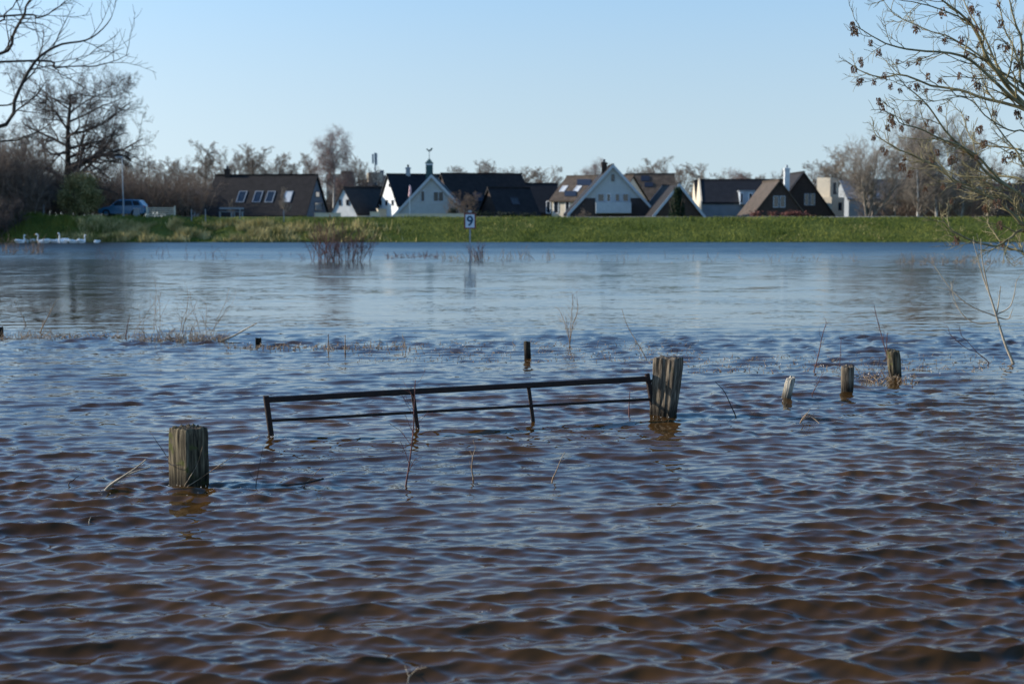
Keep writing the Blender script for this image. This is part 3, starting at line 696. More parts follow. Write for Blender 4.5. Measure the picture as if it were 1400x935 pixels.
# ------------------------------------------------------------------ trees
proto('oak', M['oakbark'], M['twigdark'], seed=1, H=15, trunk_r=0.45, trunk_h=0.42, limbs=20, limb_ratio=0.52, limb_ang=1.2, start=0.22, trop=0.03, wob=0.13,
      spec=((8, .55, .85), (7, .5, .9), (7, .5, .85), (5, .55, .8)), twigr=0.0085, trunk_wob=0.03, shrink=0.25)
proto('round', M['bark'], M['twig'], seed=8, H=10, trunk_r=0.22, trunk_h=0.3, limbs=14, limb_ratio=0.55, limb_ang=0.85, start=0.2, trop=0.07, wob=0.12,
      spec=((8, .5, .75), (7, .5, .75), (6, .55, .8), (4, .5, .8)), twigr=0.009)
proto('slim', M['bark'], M['twigpale'], seed=12, H=10, trunk_r=0.20, trunk_h=0.5, limbs=16, limb_ratio=0.36, limb_ang=0.75, start=0.2, trop=0.09, wob=0.09,
      spec=((8, .55, .6), (7, .55, .7), (6, .55, .7), (3, .5, .7)), twigr=0.009)
proto('birch', M['birch'], M['twigred'], seed=21, H=10, trunk_r=0.17, trunk_h=0.55, limbs=15, limb_ratio=0.27, limb_ang=0.75, start=0.3, trop=0.03, wob=0.10,
      spec=((8, .8, .7), (8, .8, .8), (8, .8, .9)), twigr=0.009, shrink=0.25, droop_last=-0.5)
proto('vase', M['bark'], M['twigpale'], seed=31, H=10, trunk_r=0.26, trunk_h=0.15, limbs=16, limb_ratio=0.78, limb_ang=0.62, start=0.12, trop=0.05, wob=0.07,
      spec=((8, .5, .6), (7, .5, .65), (6, .55, .7), (3, .5, .7)), twigr=0.010, shrink=0.4)
proto('thickettree', M['birch'], M['twigpale'], seed=41, H=10, trunk_r=0.15, trunk_h=0.5, limbs=24, limb_ratio=0.34, limb_ang=0.7, start=0.12, trop=0.07, wob=0.10,
      spec=((7, .6, .7), (6, .6, .75), (6, .6, .8), (2, .5, .8)), twigr=0.0085)

def gz(x, y): return float(terrain_z(np.array([x]), np.array([y]))[0])
def place(key, name, px, top, Y, label, rz=0.0, wx=1.0, group=None, zg=None):
    a = P(px, top, Y); z0 = gz(a.x, Y) if zg is None else zg
    return make_tree(key, name, (a.x, Y, z0 - 0.1), a.z - z0 + 0.1, label, 'tree', rz, wx, group)
place('oak', 'oak_tree', 88, 72, 124, 'big bare black-trunked oak, the largest tree, behind the green shrub', 3.14, 0.88)
place('oak', 'oak_tree', -46, 150, 128, 'bare dark oak cut by the left edge of the photo', 2.1, 0.9)
gb = 'bare trees behind the houses'
place('round', 'bare_tree', 20, 176, 132, 'bare brown tree left of the biggest oak, deep in the thicket', 1.0, 1.1, gb)
place('slim', 'bare_tree', 279, 193, 150, 'slender bare tree just left of the long low house', 0.0, 1.25, gb)
for i, (px, top, Y, key, rz, wx, lb) in enumerate((
    (218, 222, 165, 'round', .3, 1.1, 'low bare tree behind the white gate'),
    (178, 214, 160, 'round', 2.0, 1.1, 'bare tree behind the blue car'),
    (247, 214, 175, 'round', 4.4, 1.1, 'bare tree rising over the pale house left of the long low house'),
    (318, 203, 185, 'round', 1.3, 1.1, 'pale bare tree above the chimney of the long low house'),
    (348, 199, 190, 'slim', .8, 1.6, 'highest bare tree over the middle of the long low house'),
    (378, 210, 188, 'round', 3.3, 1.2, 'bare tree over the right part of the long low house'),
    (402, 222, 192, 'slim', 2.3, 1.5, 'small bare tree over the right end of the long low roof'),
    (419, 210, 210, 'slim', 5.0, 1.2, 'thin bare tree just left of the tall drooping birch'),
    (483, 214, 215, 'round', .5, .8, 'faint bare tree just right of the tall drooping birch'),
    (500, 228, 215, 'round', 1.9, .8, 'small bare tree left of the antenna mast'),
    (651, 220, 235, 'round', 2.8, 1.5, 'dome shaped bare tree behind the brown terrace roofs'),
    (681, 231, 238, 'round', 4.8, 1.0, 'low bare tree at the right foot of the dome shaped tree'),
    (723, 229, 232, 'slim', 1.1, 1.5, 'wispy bare tree over the farthest black roof'),
    (745, 228, 230, 'round', 3.7, 1.2, 'dense round bare tree left of the cream house'),
    (815, 217, 225, 'birch', .4, 1.1, 'narrow bare tree left of the dark chimney on the tallest gable'),
    (897, 215, 200, 'slim', 2.7, 1.6, 'tall wispy tree over the roof with dark solar panels'),
    (921, 224, 195, 'round', .9, 1.1, 'bare tree above the low gable with pale verge boards'),
    (952, 224, 205, 'slim', 3.9, 1.6, 'bare tree above the pale end walls of the long black roof'),
    (884, 230, 210, 'round', 5.3, 1.1, 'low bare tree right of the white balcony house'),
    (992, 236, 255, 'round', 1.5, 1.2, 'low bare tree over the left half of the long black roof'),
    (1019, 231, 250, 'birch', 2.2, 1.5, 'small upright tree over the white dormer'),
    (1047, 236, 255, 'round', 4.1, 1.5, 'low bare tree just left of the white chimney'),
    (1125, 222, 190, 'round', .2, 1.3, 'low bare tree behind the larger brown brick gable'),
    (1150, 205, 180, 'slim', 1.7, 1.7, 'bare tree behind the white stepped modern building'),
    )):
    place(key, 'bare_tree', px, top, Y, lb, rz, wx, gb)
place('birch', 'birch_tree', 455, 172, 158, 'tall birch with drooping reddish twigs right of the long low house', 0.7, 1.0)
place('vase', 'bare_tree', 1190, 176, 137, 'vase shaped bare tree with a short trunk in front of the grey house', 1.2, 1.05)
gr_ = 'slender bare birches right of the vase shaped tree'
for i, (px, top, Y, rz, lb) in enumerate((
    (1226, 188, 146, .2, 'leftmost slender bare birch right of the vase shaped tree'),
    (1243, 160, 150, 1.7, 'slender birch by the left end of the low pale building'),
    (1257, 178, 142, 3.3, 'shorter slender birch in front of the low pale building, near its left end'),
    (1270, 146, 152, 4.1, 'tallest slender birch behind the low pale building'),
    (1284, 172, 143, 5.0, 'slender birch before the middle of the low pale building'),
    (1300, 156, 149, 2.6, 'slender birch right of the tallest birch'),
    (1318, 178, 145, .9, 'slender birch at the right end of the low pale building'),
    (1338, 196, 150, 3.9, 'slender birch between the low pale building and the cream walled house'),
    (1362, 214, 170, 5.6, 'bare tree behind the cream walled house at the right edge'),
    (1392, 222, 172, 2.2, 'bare tree at the right edge over the cream walled roof'))):
    place('thickettree', 'birch_tree', px, top, Y, lb, rz, 1.0, gr_)

# undergrowth that reads as one mass
def thicket(name, x0, x1, y0, y1, n, hfun, m, label, seed, twigr=0.011, lean=0.25):
    rng = np.random.default_rng(seed)
    x = rng.uniform(x0, x1, n); y = rng.uniform(y0, y1, n); z = terrain_z(x, y); h = np.array([hfun(a) for a in x]) * rng.uniform(.6, 1.05, n)
    P0 = np.stack([x, y, z - .05], -1); D0 = rng.normal(0, lean, (n, 3)); D0[:, 2] = 1
    pts, rad = sweep(rng, P0, D0, h, np.full(n, .03), 7, .12, 0.0, .5); out = [tubes(pts, rad, 3)]
    L = h
    for m_, ra in ((8, .42), (7, .5)):
        p, D, L, r = spawn(rng, pts, rad, L, m_, .1, 1.0, .7, ra, .7, .3); r = np.maximum(r, twigr)
        pts, rad = sweep(rng, p, D, L, r, 4, .15, .03, .5); out.append(tubes(pts, rad, 3))
    return tag(build(name, join(out), m), label, 'undergrowth', kind='stuff')
px2x = lambda px, Y: (px - 700) / F * Y
thicket('thicket', px2x(-140, 118), px2x(82, 118), 112, 121, 620, lambda a: 4.0 + 1.1 * sin(a * .9) + (1.6 if a < -40 else 0), M['twig'], 'dense grey brown thicket of bare shrubs along the left shore', 61)
thicket('thicket', px2x(60, 135), px2x(290, 135), 130, 150, 420, lambda a: 3.9 + .7 * sin(a * 1.3), M['twig'], 'brown bare undergrowth behind the blue car', 62)
thicket('thicket', px2x(1205, 150), px2x(1430, 150), 146, 158, 300, lambda a: 4.2 + .8 * sin(a * 1.1), M['twig'], 'brown bare undergrowth between the birch trunks', 63)
thicket('thicket', px2x(-140, 108), px2x(28, 108), 105.5, 110, 260, lambda a: 2.6, M['twigdark'], 'dark bare shrubs overhanging the water at the left edge', 64)

thicket('thicket', px2x(-160, 135), px2x(150, 135), 126, 150, 420, lambda a: 4.6, M['twigdark'], 'dark bare undergrowth behind the big oak and the green shrub', 65)
thicket('woodland', px2x(-200, 220), px2x(1600, 220), 205, 235, 1500, lambda a: 4.6 + .8 * sin(a * .25), M['twigdark'], 'low far belt of bare trees seen in the gaps between the houses', 66, twigr=.03)
def bush(name, px, top, base_py, Y, w, m, label, cat, n=9000, size=.10, cone=False, seed=1, stems=True, depth=None, zg=None):
    rng = np.random.default_rng(seed); a = P(px, top, Y); z0 = gz(a.x, Y) if zg is None else zg; Hh = a.z - z0
    root = thing(name, (a.x, Y, z0), label, cat); K = 60
    d = rng.normal(0, 1, (K, 3)); d /= np.linalg.norm(d, axis=1, keepdims=True); rr = rng.random((K, 1)) ** .4
    if cone:
        t = rng.random(K) ** .7; ang = rng.uniform(0, 2 * pi, K); rad = (1 - t) ** .75 * w / 2 * rng.uniform(.55, 1, K)
        cs = np.stack([np.cos(ang) * rad, np.sin(ang) * rad, .1 + t * Hh * .97], -1)
    else:
        cs = d * rr * np.array([w / 2 * .86, (depth or w) / 2 * .86, Hh / 2 * .88]); cs[:, 2] += Hh * .5
    cs = cs + np.array([a.x, Y, z0])
    V, Q = leafcloud(rng, cs, np.array([w * .07, w * .07, Hh * .06]), n, size)
    build('foliage', (V, Q), m, root)
    P0 = np.tile([a.x, Y, z0], (14, 1)) + rng.normal(0, .12, (14, 3)) * [1, 1, 0]; D0 = rng.normal(0, .1 if cone else .45, (14, 3)); D0[:, 2] = 1
    pts, rad = sweep(rng, P0, D0, np.full(14, Hh * .85), np.full(14, .05), 7, .08, 0, .3); build('stem', tubes(pts, rad, 4), M['bark'], root)
    return root
bush('evergreen_shrub', 110, 237, 300, 116.5, 3.9, M['leaf'], 'large rounded olive green shrub left of the blue car', 'shrub', n=16000, size=.075, seed=3)
bush('conifer_tree', 926, 262, 296, 126, 1.7, M['conifer'], 'dark pointed conifer in front of the low brick gable', 'tree', n=9000, size=.07, cone=True, seed=4)
bush('hedge', 251, 279, 294, 134, 1.9, M['hedge'], 'small black clipped hedge left of the long low house', 'hedge', n=6000, size=.07, seed=5)
bush('shrub', 618, 283, 296, 127, 1.5, M['hedge'], 'low dark shrub behind the number sign', 'shrub', n=2500, size=.06, seed=6)
bush('shrub', 800, 284, 296, 128, 1.4, M['twig'], 'small brown shrub before the cream house wall', 'shrub', n=1500, size=.05, seed=7)
hx0, hx1 = px2x(1028, 127), px2x(1110, 127); rng = np.random.default_rng(9)
cs = np.stack([rng.uniform(hx0, hx1, 120), rng.uniform(126.6, 127.4, 120), rng.uniform(.6, P(0, 291, 127).z, 120)], -1)
rt_ = thing('hedge', ((hx0 + hx1) / 2, 127, .5), 'long low red brown beech hedge under the brown brick gables', 'hedge'); build('foliage', leafcloud(rng, cs, np.array([.25, .15, .12]), 9000, .07), M['redhedge'], rt_)
hx0, hx1 = px2x(646, 126), px2x(730, 126)
cs = np.stack([rng.uniform(hx0, hx1, 120), rng.uniform(125.6, 126.4, 120), rng.uniform(.6, P(0, 292.5, 126).z, 120)], -1)
rt_ = thing('hedge', ((hx0 + hx1) / 2, 126, .5), 'low dark green garden hedge right of the number sign', 'hedge'); build('foliage', leafcloud(rng, cs, np.array([.25, .15, .12]), 7000, .07), M['hedge'], rt_)
# small bare garden tree before the blue skylight
place('round', 'bare_tree', 635, 262, 134, 'small bare garden tree beside the blue skylight, above the number sign', 1.2, 1.2, zg=.4)
place('slim', 'bare_tree', 388, 256, 131, 'thin sapling before the skylights of the long low house', 1.2, .8, zg=1.8)
place('slim', 'bare_tree', 317, 272, 128, 'small sapling by the bench before the long low house', 2.2, 1.0, zg=1.85)

# ------------------------------------------------------------------ hand-traced branches
def traced_tree(name, label, base, trunk_px, Y, branches, m, seed, cat='tree', jit=1.2, kids=(7, 6), twig=.008, rr=.5, droop=.02, k1=.26, anchors=True, crown_name='crown'):
    """branches: list of (width px at root, [(px,py),...], depth offset at tip)"""
    rng = np.random.default_rng(seed); root = thing(name, base, label, cat)
    tp = smooth_curve(trunk_px, 24); build('trunk', tubes(tp[None], np.linspace(.22, .07, 24)[None] * (Y / 20) ** .3, 12), m, root, smooth=True)
    sets = []; out = []
    for w_, pl, dz in branches:
        n = len(pl); pts = []
        for i, q in enumerate(pl):
            yd = Y + dz * i / (n - 1); pts.append(P(q[0], q[1], yd))
        # join the branch to the nearest point of the trunk
        d = np.linalg.norm(tp - np.array(pts[0]), axis=1); 
        if anchors: 
            j = int(np.argmin(d + np.abs(tp[:, 2] - (pts[0].z - .5)) * 1.5)); mid = (Vector(tp[j]) * .45 + pts[0] * .55); mid.z -= .12; pts = [Vector(tp[j]), mid] + pts
        c = smooth_curve(pts, 26); c[2:] += np.cumsum(rng.normal(0, .006 * Y / 20, (24, 3)), 0)
        r0 = w_ * .42 * mpp(Y); rad = np.linspace(r0 * 1.15, max(twig, r0 * .22), 26); out.append(tubes(c[None], rad[None], 7)); sets.append((c, rad))
    pts = np.array([s[0] for s in sets]); rad = np.array([s[1] for s in sets]); L = np.linalg.norm(np.diff(pts, axis=1), axis=2).sum(1)
    ends = [pts[:, -1]]
    p, D, L, r = spawn(rng, pts, rad, L, kids[0], .22, 1.0, .6, k1, rr, .5); r = np.maximum(r, twig * 1.5)
    pts, rad = sweep(rng, p, D, L, r, 9, .12, droop, .4); out.append(tubes(pts, rad, 5)); ends.append(pts[:, -1]); ends.append(pts[:, 5])
    p, D, L, r = spawn(rng, pts, rad, L, kids[1], .15, 1.0, .7, .45, .7, .4); r = np.maximum(r, twig)
    pts, rad = sweep(rng, p, D, L, r, 6, .13, droop, .5); out.append(tubes(pts, rad, 4)); e3 = pts[:, -1]
    build(crown_name, join(out), m, root, smooth=True)
    return root, np.concatenate(ends), e3
Yt = 20.0
ash_base = W(1560, 492)
trunk = [(ash_base.x, Yt + .3, -.6), (ash_base.x - .05, Yt + .2, .8), (ash_base.x - .25, Yt + .1, 2.0), (ash_base.x - .5, Yt, 3.2), (ash_base.x - .6, Yt, 4.6), (ash_base.x - .5, Yt, 6.2)]
BR = [
 (8, [(1402, 144), (1374, 112), (1356, 90), (1345, 71), (1330, 37), (1307, 15), (1286, -4), (1262, -30)], -.6),
 (6, [(1402, 150), (1363, 116), (1326, 82), (1300, 73), (1255, 69), (1225, 64), (1199, 52), (1172, 34)], -1.2),
 (6, [(1402, 152), (1378, 144), (1337, 133), (1307, 123), (1273, 118), (1232, 103), (1206, 107), (1176, 99), (1167, 92)], .6),
 (6, [(1402, 272), (1374, 254), (1352, 240), (1330, 217), (1311, 200), (1288, 176), (1266, 146), (1240, 123), (1228, 112)], -.4),
 (4, [(1402, 246), (1380, 240), (1345, 241), (1315, 239), (1288, 228), (1262, 217), (1242, 202)], .8),
 (5, [(1374, 254), (1345, 226), (1315, 204), (1281, 195), (1251, 180), (1225, 172), (1219, 152)], -.9),
 (5.5, [(1402, 290), (1374, 269), (1352, 268), (1330, 258), (1300, 247), (1273, 225), (1229, 204), (1206, 191), (1196, 183)], .3),
 (5, [(1402, 318), (1382, 327), (1360, 337), (1337, 333), (1311, 322), (1294, 308), (1284, 296)], -.7),
 (6, [(1402, 312), (1378, 294), (1356, 277), (1330, 266), (1300, 256), (1282, 236), (1258, 226)], -.2),
 (5, [(1402, 120), (1396, 85), (1388, 60), (1375, 37), (1367, 0), (1360, -40)], .5),
 (6, [(1403, 100), (1398, 62), (1391, 37), (1382, 0), (1378, -40)], -.5),
 (5, [(1388, 120), (1362, 88), (1345, 49), (1325, 20), (1312, -8), (1300, -40)], .7),
 (4, [(1356, 90), (1342, 60), (1326, 34), (1292, 19), (1262, 11), (1225, 6), (1187, 8)], -1.0),
 (4, [(1374, 112), (1345, 84), (1318, 64), (1290, 50), (1255, 36), (1226, 20), (1204, -6)], .4),
 (4, [(1404, 210), (1380, 204), (1350, 200), (1330, 190), (1322, 170), (1316, 150)], .9),
 (3, [(1404, 180), (1385, 178), (1352, 160), (1334, 140), (1310, 134), (1280, 142), (1258, 138)], -.8),
 (4, [(1404, 232), (1392, 214), (1372, 190), (1352, 160), (1345, 130), (1340, 100)], .2),
 (5, [(1404, 350), (1396, 342), (1376, 336), (1362, 318), (1352, 300), (1356, 280)], .5),
 (3, [(1400, 300), (1384, 276), (1366, 262), (1348, 252), (1332, 246)], .9),
]
ash, e1, e3 = traced_tree('ash_tree', 'bare ash tree reaching in from the right edge, hung with brown seed clusters', (ash_base.x, Yt + .3, -.6), trunk, Yt, BR, M['ash'], 71, kids=(13, 7), twig=.0038, k1=.17)
# seed clusters: dry ash keys hanging in bunches
rng = np.random.default_rng(72); cl_mesh = []
for k in range(4):
    mb = MB()
    for q in range(44):
        a = rng.uniform(0, 2 * pi); r0 = rng.uniform(.005, .04); z0 = -rng.uniform(0, .10); ln = rng.uniform(.028, .045); wd = rng.uniform(.007, .011)
        c = Vector((cos(a) * r0, sin(a) * r0, z0)); d = Vector((cos(a) * .4, sin(a) * .4, -1)).normalized() * ln; s = Vector((-sin(a + .5), cos(a + .5), 0)) * wd
        mb.add([c, c + d * .4 + s, c + d, c + d * .4 - s], [(0, 1, 2, 3)]); 
        mb.add([c + Vector((.001, 0, 0)), c + d * .4 + s.cross(d).normalized() * wd, c + d, c + d * .4 - s.cross(d).normalized() * wd], [(0, 1, 2, 3)])
    me = bpy.data.meshes.new('seed_cluster'); me.from_pydata([tuple(v) for v in mb.v], [], mb.f); me.materials.append(M['seed']); cl_mesh.append(me)
seeds_px = [(1167, 27), (1172, 40), (1180, 74), (1168, 93), (1189, 46), (1208, 63), (1216, 111), (1230, 121), (1220, 154), (1212, 175), (1197, 187), (1206, 200), (1212, 203), (1238, 212), (1231, 172), (1240, 168), (1246, 240), (1267, 258), (1262, 141), (1257, 107), (1270, 122), (1316, 53), (1341, 88), (1334, 172), (1278, 205), (1273, 213), (1290, 254), (1383, 203), (1316, 100), (1328, 26), (1285, 8), (1253, 34), (1228, 80), (1242, 84), (1248, 118), (1225, 224), (1223, 162), (1302, 186), (1322, 160), (1350, 246), (1370, 300), (1385, 280), (1398, 290), (1363, 272), (1200, 126), (1210, 98), (1190, 110), (1175, 109), (1355, 230), (1300, 270), (1310, 250), (1394, 245), (1256, 70), (1374, 60), (1390, 150), (1345, 190), (1295, 215)]
allpts = np.concatenate([e1, e3]); pr = np.array([proj(p) for p in allpts]); used = set()
seeds_px += [tuple(pr[k]) for k in rng.integers(0, len(pr), 90) if 1160 < pr[k][0] < 1400 and 0 < pr[k][1] < 330][:38]
for i, (sx_, sy_) in enumerate(seeds_px):
    d = np.hypot(pr[:, 0] - sx_, pr[:, 1] - sy_)
    for u_ in used: d[u_] = 1e9
    j = int(np.argmin(d)); used.add(j)
    if d[j] > 40: continue
    o = bpy.data.objects.new('seed_cluster', cl_mesh[i % 4]); COL.objects.link(o); o.parent = ash
    o.location = Vector(allpts[j]) - ash.location; s = rng.uniform(.5, 1.1); o.scale = (s, s, s * 1.1); o.rotation_euler = (rng.normal(0, .15), rng.normal(0, .15), rng.uniform(0, 6))

Yl = 55.0
lb = W(-190, 352)
trunkL = [(lb.x, Yl, -.6), (lb.x + .2, Yl, 1.5), (lb.x + .5, Yl, 3.2), (lb.x + .9, Yl, 4.6), (lb.x + 1.2, Yl, 6.5), (lb.x + 1.6, Yl, 9)]
BL = [
 (7, [(-6, 176), (19, 135), (37, 101), (52, 79), (79, 62), (112, 56), (135, 45), (150, 26)], 2),
 (6, [(-6, 76), (19, 45), (30, 22), (37, 7), (52, -12), (70, -30)], -2),
 (4, [(50, 84), (68, 92), (86, 88), (124, 88), (150, 82), (168, 71)], 3),
 (4, [(-6, 193), (30, 183), (60, 168), (76, 150)], -2),
 (4, [(-6, 140), (28, 133), (56, 129)], 1),
 (4, [(30, 22), (50, 26), (74, 12), (96, -8)], 1),
 (4, [(-6, 30), (10, 20), (26, 4), (40, -20)], -1),
]
traced_tree('bare_tree', 'bare tree leaning in from the left edge, its long branch arching over the biggest oak', (lb.x, Yl, -.6), trunkL, Yl, BL, M['oakbark'], 81, kids=(8, 6), twig=.010, k1=.17)

# small sapling on the right, standing in the water
def sapling(name, label, trunk_px, brs, Y, m, w0, seed, kids=(3, 2), cat='sapling', twig=.004):
    rng = np.random.default_rng(seed); b0 = P(*trunk_px[0], Y); root = thing(name, (b0.x, Y, 0), label, cat)
    tp = smooth_curve([Vector((b0.x + .05, Y, -.25))] + [P(*q, Y) for q in trunk_px], 20); build('stem', tubes(tp[None], np.linspace(w0, w0 * .3, 20)[None], 6), m, root, smooth=True)
    out = []; sets = []
    for pl in brs:
        n = len(pl); dz = rng.uniform(-.4, .4); c = smooth_curve([P(q[0], q[1], Y + dz * i / max(1, n - 1)) for i, q in enumerate(pl)], 14); rad = np.linspace(w0 * .45, twig, 14)
        out.append(tubes(c[None], rad[None], 5)); sets.append((c, rad))
    pts = np.array([s[0] for s in sets]); rad = np.array([s[1] for s in sets]); L = np.linalg.norm(np.diff(pts, axis=1), axis=2).sum(1)
    p, D, L, r = spawn(rng, pts, rad, L, kids[0], .3, 1.0, .5, .3, .6, .3); pts, rad = sweep(rng, p, D, L, np.maximum(r, twig), 5, .1, .04, .6); out.append(tubes(pts, rad, 3))
    build('branches', join(out), m, root, smooth=True); return root
Ys = W(1385, 497).y
sapling('sapling', 'pale bare sapling leaning in the water under the ash branches', [(1386, 499), (1374, 470), (1361, 428), (1352, 400), (1344, 380)],
        [[(1361, 432), (1330, 420), (1306, 402), (1290, 382), (1276, 362)], [(1361, 441), (1335, 442), (1316, 430), (1304, 408), (1300, 385)], [(1363, 430), (1380, 420), (1386, 404), (1390, 382)], [(1350, 396), (1342, 372), (1336, 350), (1330, 330)], [(1352, 400), (1346, 372), (1342, 348), (1341, 326)], [(1363, 428), (1366, 408), (1368, 392)], [(1364, 434), (1378, 436), (1384, 424)]], Ys, M['palestick'], .024, 5)
sapling('sapling', 'thin dark bent twigs left of the pale bare sapling', [(1352, 497), (1336, 482), (1322, 466)], [[(1336, 482), (1318, 474), (1300, 458), (1296, 448)], [(1322, 466), (1314, 458), (1312, 446)]], W(1350, 498).y, M['redstem'], .010, 6, twig=.003)

# ------------------------------------------------------------------ bushes, stems and sticks in the water
def stem(name, label, base, tips, w, m, seed=0, twigs=0, cat='twig', group=None, tlen=.3, drop=True, z0=None):
    """a plant or stick standing in the water: base pixel at the waterline, tips = list of pixel polylines"""
    rng = np.random.default_rng(seed); b0 = W(*base); Y = b0.y; root_loc = (b0.x, Y, 0)
    out = []; polys = []
    for pl in tips:
        pts = [Vector((b0.x - (P(*pl[0], Y).x - b0.x) * .15, Y, -.12)), b0] + [P(q[0], q[1], Y + rng.uniform(-.1, .1)) for q in pl]
        c = smooth_curve(pts, 16); polys.append((c, np.linspace(w, w * .35, 16))); out.append(tubes(c[None], polys[-1][1][None], 5))
    if twigs:
        pts = np.array([p[0] for p in polys]); rad = np.array([p[1] for p in polys]); L = np.linalg.norm(np.diff(pts, axis=1), axis=2).sum(1)
        p, D, L, r = spawn(rng, pts, rad, L, twigs, .3, 1.0, .55, tlen, .5, .4); pts, rad = sweep(rng, p, D, L, np.maximum(r, .0016), 6, .12, .03, .6); out.append(tubes(pts, rad, 3))
        p, D, L, r = spawn(rng, pts, rad, L, 2, .3, 1.0, .5, .45, .7, .4); pts, rad = sweep(rng, p, D, L, np.maximum(r, .0012), 4, .1, .03, .6); out.append(tubes(pts, rad, 3))
    o = build(name, join(out), m, origin=root_loc, smooth=True); return tag(o, label, cat, group)
stem('sapling', 'dark twiggy sapling standing in front of the gate by its second upright', (555, 664), [[(560, 632), (565, 590), (566, 560), (568, 520)]], .0085, M['redstem'], 1, 12, 'sapling', tlen=.26)
stem('stick', 'bare stick with peeling bark standing right of the dark twiggy sapling', (647, 654), [[(645, 640), (647, 622), (651, 610)]], .007, M['drystem'], 2, 3, 'stick')
stem('stick', 'slanting thin stick in the water under the third gate upright', (755, 657), [[(760, 645), (766, 630), (772, 618)]], .0065, M['drystem'], 3, 1, 'stick')
stem('stick', 'short upright stick between the gate and its hinge post', (860, 568), [[(860, 556), (861, 536)]], .009, M['redstem'], 4, 1, 'stick')
stem('stick', 'curved dark stick in open water right of the hinge post', (1006, 570), [[(1000, 556), (990, 535), (978, 522)]], .008, M['darkstick'], 5, 0, 'stick')
stem('stick', 'pale forked branch lying in the water left of the front post', (143, 673), [[(152, 662), (170, 650), (185, 640), (200, 628)], [(155, 661), (176, 648), (206, 638)]], .012, M['palestick'], 6, 2, 'branch', tlen=.2)
stem('stick', 'short dark stick near the left edge of the front water', (94, 662), [[(99, 657), (108, 650)]], .006, M['darkstick'], 7, 0, 'stick')
stem('stick', 'thin dry stalk curving up before the dark face of the front post', (251, 668), [[(258, 655), (270, 634), (277, 610)]], .0045, M['drystem'], 8, 0, 'stalk')
stem('stick', 'long thin stalk leaning right from the foot of the front post', (254, 668), [[(272, 655), (300, 636), (330, 616), (352, 602)]], .0045, M['drystem'], 9, 2, 'stalk', tlen=.12)
stem('stick', 'thin dark stalk leaning left behind the front post', (232, 632), [[(224, 618), (214, 603), (204, 588)]], .004, M['darkstick'], 10, 1, 'stalk')
stem('stick', 'thin upright stalk between the front post and the gate', (350, 665), [[(353, 645), (357, 625), (360, 608)]], .0035, M['darkstick'], 11, 1, 'stalk')
stem('stick', 'short pale stalk above the floating dark stick', (416, 664), [[(424, 655), (433, 645), (441, 638)]], .004, M['drystem'], 12, 0, 'stalk')
b0, b1 = W(385, 667), W(443, 666); tag(build('stick', tubes(np.array([[(b0.x, b0.y, .0), ((b0.x + b1.x) / 2, b0.y, .012), (b1.x, b1.y, .045)]]) + np.array([0, 0, .02]), np.array([[.006, .008, .008]]), 6), M['darkstick'], origin=b0), 'dark stick floating flat on the water right of the front post', 'stick')
stem('stick', 'little crossed twigs poking up right of the tilted pale post', (1094, 578), [[(1100, 568), (1106, 562)], [(1108, 570), (1124, 582)], [(1104, 566), (1118, 574)]], .007, M['drystem'], 13, 2, 'twig')
stem('stick', 'single dry twig poking up near the bottom edge of the photo', (558, 930), [[(562, 922), (572, 912)]], .003, M['palestick'], 14, 2, 'twig')
stem('stick', 'tiny reed stub sticking out of the front water left of the front post', (122, 716), [[(122, 712), (124, 707)]], .005, M['palestick'], 15, 0, 'stub')
# line of the sunken fence
stem('branch', 'pale fallen branch sloping out of the left reed clump', (302, 467), [[(320, 459), (336, 450), (351, 442)]], .022, M['palestick'], 16, 0, 'branch')
ga = 'thin stakes in the sunken fence line'
stem('stake', 'left of two thin upright stakes right of the second dark post', (449, 482), [[(449, 470), (449, 457)]], .014, M['drystem'], 17, 0, 'stake', ga)
stem('stake', 'right of two thin upright stakes right of the second dark post', (472, 483), [[(472, 470), (472, 458)]], .014, M['drystem'], 18, 0, 'stake', ga)
stem('stem_plant', 'grey feathery dead plant behind the short dark post in the middle', (779, 472), [[(780, 450), (782, 425), (783, 402)], [(776, 452), (770, 436), (764, 422)], [(783, 445), (790, 425), (789, 408)]], .008, M['drystem'], 19, 10, 'plant', tlen=.3)
stem('stem_plant', 'thin arching stalk above the hinge post, leaning left', (884, 492), [[(872, 470), (858, 446), (850, 422)]], .008, M['drystem'], 20, 2, 'plant', tlen=.2)
stem('stem_plant', 'reddish dead stalk between the tilted pale post and the hinge post, near the far reeds', (1113, 508), [[(1119, 485), (1124, 460), (1130, 440)]], .010, M['redstem'], 21, 7, 'plant', tlen=.2)
stem('stem_plant', 'reddish dead stalk rising behind the mossy right post', (1213, 490), [[(1207, 465), (1200, 440), (1195, 418)], [(1212, 470), (1213, 455)]], .010, M['redstem'], 22, 6, 'plant', tlen=.2)
stem('stem_plant', 'faint thin stalk between the tilted pale post and the middle right post', (1148, 500), [[(1149, 480), (1150, 460)]], .006, M['redstem'], 23, 3, 'plant', tlen=.2)
stem('stem_plant', 'small thin reddish weed in front of the tilted pale post', (1110, 540), [[(1118, 524), (1126, 508)]], .006, M['redstem'], 24, 3, 'plant', tlen=.2)
stem('stem_plant', 'leaning dead stalk left of the left reed clump', (55, 455), [[(62, 440), (70, 425), (76, 412)]], .013, M['drystem'], 25, 4, 'plant', tlen=.2)
stem('stem_plant', 'bent dead stalk by the leftmost dark post', (36, 445), [[(30, 430), (20, 412)]], .012, M['drystem'], 26, 3, 'plant', tlen=.2)
stem('stem_plant', 'short dark stub of reed left of the left reed clump', (172, 462), [[(174, 448), (177, 433)]], .012, M['redstem'], 27, 1, 'plant', tlen=.2)
stem('stem_plant', 'short bare sprig between the thin stakes and the middle post', (555, 480), [[(553, 468), (550, 456)]], .008, M['drystem'], 28, 3, 'plant', tlen=.3)

